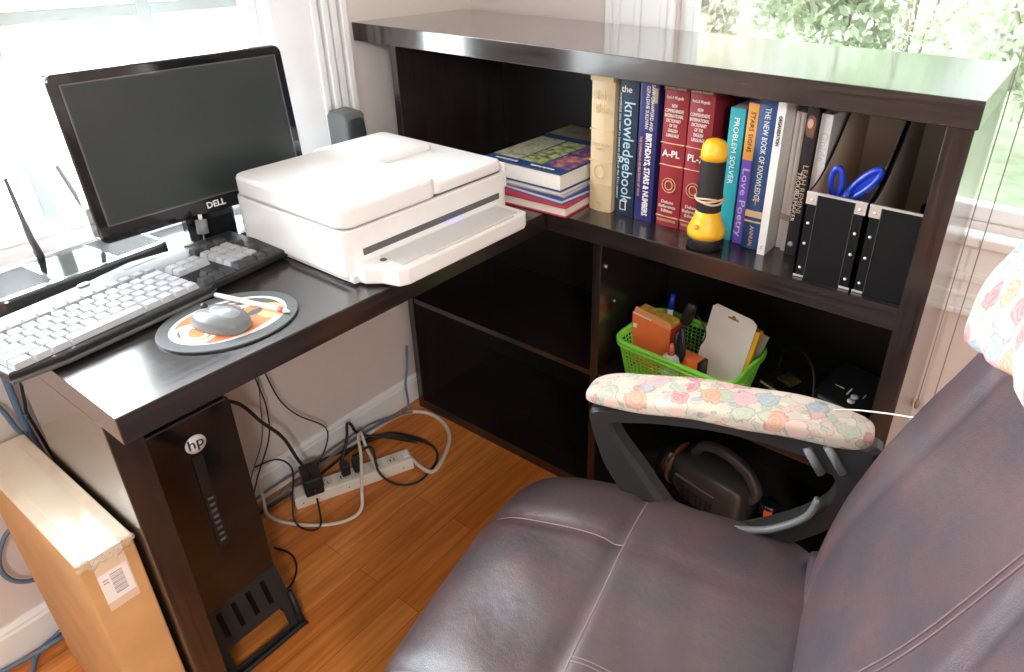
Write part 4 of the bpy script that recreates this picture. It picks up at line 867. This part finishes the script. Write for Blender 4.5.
cable('thin dark cable beside the upper blue cable', [(.03, -1.200, .68), (.03, -1.198, .60), (.03, -1.207, .525), (.03, -1.211, .500), (.03, -1.208, .465), (.03, -1.20, .36)], .0026, BC)
cable('blue cable crossing over the floor toward the lower left', [(.03, -1.20, .10), (.022, -1.26, .05), (.020, -1.300, .012), (.035, -1.345, .010), (.075, -1.372, .008), (.13, -1.40, .008)], .0045, BLC)
cable('second blue cable curving over the floor to the left wall', [(.05, -1.22, .02), (.040, -1.285, .014), (.044, -1.317, .018), (.040, -1.344, .016), (.028, -1.372, .008), (.02, -1.41, .008)], .0045, BLC)

# ------------------------------------------------------------------ office chair (local x = forward, y = sitter's left)
ch = thing('office_chair', 'dark burgundy leather office chair with floral arm and headrest covers', 'chair', (1.05, -.97, 0), R(192))
def seatfn(v):
    v = v.copy(); x, y = v.x, v.y
    if v.z > 0:
        if x > .06: v.z -= .034*((x-.06)/.18)**2
        if abs(y) > .11: v.z -= .020*((abs(y)-.11)/.16)**2
        v.z -= .010*math.exp(-((x-.03-.10*(y+.13)*0)/.012)**2)+.007*math.exp(-((abs(y)-.135)/.010)**2)*(1 if x > .03 else .3)
        v.z -= .010*math.exp(-((x+.11)/.10)**2-((y)/.16)**2)
        v.z += .0022*math.sin(y*42+x*25)*math.exp(-((x-.12)/.08)**2)+.002*math.sin(x*60+y*18)*math.exp(-((x+.04)/.05)**2)
    v.x += .012*(1-(y/.27)**2) if x > 0 else 0
    return v
seat_o = MB().sbox((.245, .285, .075), 7, 44, seatfn, Matrix.Translation((-.030, 0, .420))).build('seat', LEATHER, ch)
THR = mat('seam_thread', (.30, .21, .23), .6); THR2 = mat('dark_seam_thread', (.15, .09, .10), .6)
from mathutils.bvhtree import BVHTree
def surf(o):
    return BVHTree.FromPolygons([v.co[:] for v in o.data.vertices], [list(p.vertices) for p in o.data.polygons])
SEAT_T = surf(seat_o)
def seat_z(x, y):
    h = SEAT_T.ray_cast(Vector((x, y, 1)), Vector((0, 0, -1)))[0]
    return h.z if h else .42
def seam(pts, r=.0010): 
    MB().tube([(x, y, seat_z(x, y)+.0004) for x, y in pts], r, 6, sub=3).build('seam', THR, ch)
seam([(-.001+.10*(y_+.13)*0, y_) for y_ in [-.265+.53*k/30 for k in range(31)]])
seam([(.0+.205*k/16, -.135) for k in range(17)]); seam([(.0+.205*k/16, .135) for k in range(17)])
seam([(-.001-.20*k/12, .052) for k in range(13)], .0009); seam([(-.001-.20*k/12, .058) for k in range(13)], .0009)
MB().sbox((.21, .235, .020), 6, 12, None, Matrix.Translation((-.035, 0, .335))).build('seat_pan', BLKM, ch)
MB().tube([(-.262+.006*math.cos(k*.5), -.225+.45*k/12, .486) for k in range(13)], .013, 10, sub=2).build('seat_welt', LEATHER, ch)
# backrest
def bw(z):  # half width against height
    tab = [(.44, .19), (.52, .235), (.60, .258), (.68, .262), (.76, .248), (.84, .222), (.92, .20), (1.0, .19), (1.12, .17)]
    for (a, b_), (c, d) in zip(tab, tab[1:]):
        if a <= z <= c: return b_+(d-b_)*(z-a)/(c-a)
    return tab[0][1] if z < tab[0][0] else tab[-1][1]
LEAN = .30
def backc(z): return -.292-(z-.48)*LEAN
def backfn(v):
    z = .77+v.z; hw = bw(z); y = v.y/.25*hw; t = v.y/.25
    x = v.x + backc(z)
    if v.x > 0: x += .020*math.exp(-((z-.60)/.10)**2)*(1-t*t) + .016*abs(t)**3 - .008*math.exp(-((abs(t)-.62)/.05)**2)
    return Vector((x, y, z))
back_o = MB().sbox((.048, .25, .33), 5, 40, backfn).build('backrest', LEATHER, ch)
BACK_T = surf(back_o)
mb = MB()
for dy in (0, .009):
    pts = []
    for k in range(26):
        z = .50+.016*k; y = .09-dy+(z-.7)*.10
        h = BACK_T.ray_cast(Vector((.6, y, z)), Vector((-1, 0, 0)))[0]
        if h: pts.append(h+Vector((.0003, 0, 0)))
    mb.tube(pts, .0012, 6, sub=2)
mb.build('back_seam', THR2, ch)
# headrest cover, floral cloth bulging over the top of the back
def hfn(v):
    v = v.copy(); t = v.y/.27; z = v.z+1.070-.10*max(0, -t-.25)
    v.x += .004*math.sin(v.y*70+v.z*50)+.006*(1-t*t); v.y *= 1+.02*math.sin(v.z*60)
    return Vector((v.x+backc(z)+.012, v.y, z))
MB().sbox((.052, .315, .155), 7, 30, hfn).build('headrest_cover', FLORAL, ch)
# arms
outer = [(.104, .60), (.094, .557), (.073, .504), (.037, .455), (.0, .425), (-.06, .405), (-.15, .410), (-.203, .455), (-.263, .515), (-.285, .575), (-.298, .640), (-.295, .672), (-.199, .668), (-.065, .655), (.050, .628), (.095, .615)]
inner = [(.066, .590), (.050, .563), (.016, .525), (-.020, .478), (-.05, .450), (-.13, .448), (-.173, .478), (-.223, .521), (-.252, .562), (-.256, .600), (-.235, .622), (-.193, .630), (-.096, .634), (-.009, .620), (.040, .606), (.060, .600)]
def smooth(L, sub=4):
    P_ = [Vector((a, b_, 0)) for a, b_ in L]; N_ = len(P_); o = []
    for i in range(N_):
        p0, p1, p2, p3 = P_[i-1], P_[i], P_[(i+1) % N_], P_[(i+2) % N_]
        for k in range(sub):
            t = k/sub; o.append(.5*((2*p1)+(-p0+p2)*t+(2*p0-5*p1+4*p2-p3)*t*t+(-p0+3*p1-3*p2+p3)*t**3))
    return o
def arm(side, shift=0):
    yc = -side*.268
    so, si = smooth(outer), smooth(inner); n_ = len(so); hw = .019; vs = []; fs = []
    # rounded section: ring of profile points between the outer and inner outlines
    for i in range(n_):
        o, q = so[i], si[i]
        for fr, yy in ((0, -.55), (0, .55), (.12, 1), (.88, 1), (1, .55), (1, -.55), (.88, -1), (.12, -1)):
            p = o.lerp(q, fr); vs.append((p.x+shift, yc+yy*hw, p.y))
    for i in range(n_):
        j = (i+1) % n_
        for k in range(8): kk = (k+1) % 8; fs.append((i*8+k, j*8+k, j*8+kk, i*8+kk))
    a = MB().add(vs, fs, 0, False).build('arm_frame', mat('arm_black', (.022, .022, .024), .42), ch)
    # grey rear struts
    MB().tube([(-.11+shift, yc+side*.021, .462), (-.18+shift, yc+side*.021, .486), (-.228+shift, yc+side*.021, .530), (-.240+shift, yc+side*.021, .57)], .0055, 8).tube([(-.212+shift, yc+side*.02, .650), (-.236+shift, yc+side*.02, .615)], .0065, 8, sub=1).tube([(-.236+shift, yc+side*.02, .662), (-.262+shift, yc+side*.02, .625)], .0065, 8, sub=1).build('arm_rib', mat('arm_rib_grey', (.16, .17, .18), .4), a)
    def pfn(v):
        t = (v.x+.20)/.40; x = v.x-.088; zc = .642+.042*(1-((x+.27)/.37)**2)-.010
        if v.z < 0: v.z *= .7
        return Vector((x+shift, v.y+yc-side*.010, v.z+zc+.0015*math.sin(v.x*45)))
    MB().sbox((.202, .040, .018), 4, 26, pfn).build('arm_cover', FLORAL, ch)
arm(1); arm(-1, -.03)
# column and five-star base
MB().cyl((-.03, 0, .10), (-.03, 0, .33), .022, 20).box((-.09, -.06, .300), (.03, .06, .325), .006).build('gas_column', BLKM, ch)
for k in range(5):
    t = R(72*k+36); d = Vector((math.cos(t), math.sin(t), 0)); c0 = Vector((-.03, 0, .10))
    lg = MB().tube([c0, c0+d*.12+Vector((0, 0, -.005)), c0+d*.235+Vector((0, 0, -.035))], [.024, .019, .014], 10).build('base_leg', BLKM, ch)
    e_ = c0+d*.235; s_ = d.cross(Vector((0, 0, 1)))
    MB().cyl((e_.x+s_.x*.008, e_.y+s_.y*.008, .025), (e_.x+s_.x*.024, e_.y+s_.y*.024, .025), .0245, 18).cyl((e_.x-s_.x*.024, e_.y-s_.y*.024, .025), (e_.x-s_.x*.008, e_.y-s_.y*.008, .025), .0245, 18).cyl((e_.x, e_.y, .02), (e_.x, e_.y, .065), .007, 10).build('caster', BLK, lg)
# string from arm cover to the back
ca, sa = math.cos(R(192)), math.sin(R(192))
def chw(x, y, z): return (1.05+x*ca-y*sa, -.97+x*sa+y*ca, z)
tag(MB().tube([chw(-.235, -.292, .690), chw(-.262, -.292, .698), chw(-.300, -.275, .716), chw(-.335, -.245, .74)], .0012, 6).build('tie_string', WC), 'thin white string running from the arm cover to the chair back', 'string')
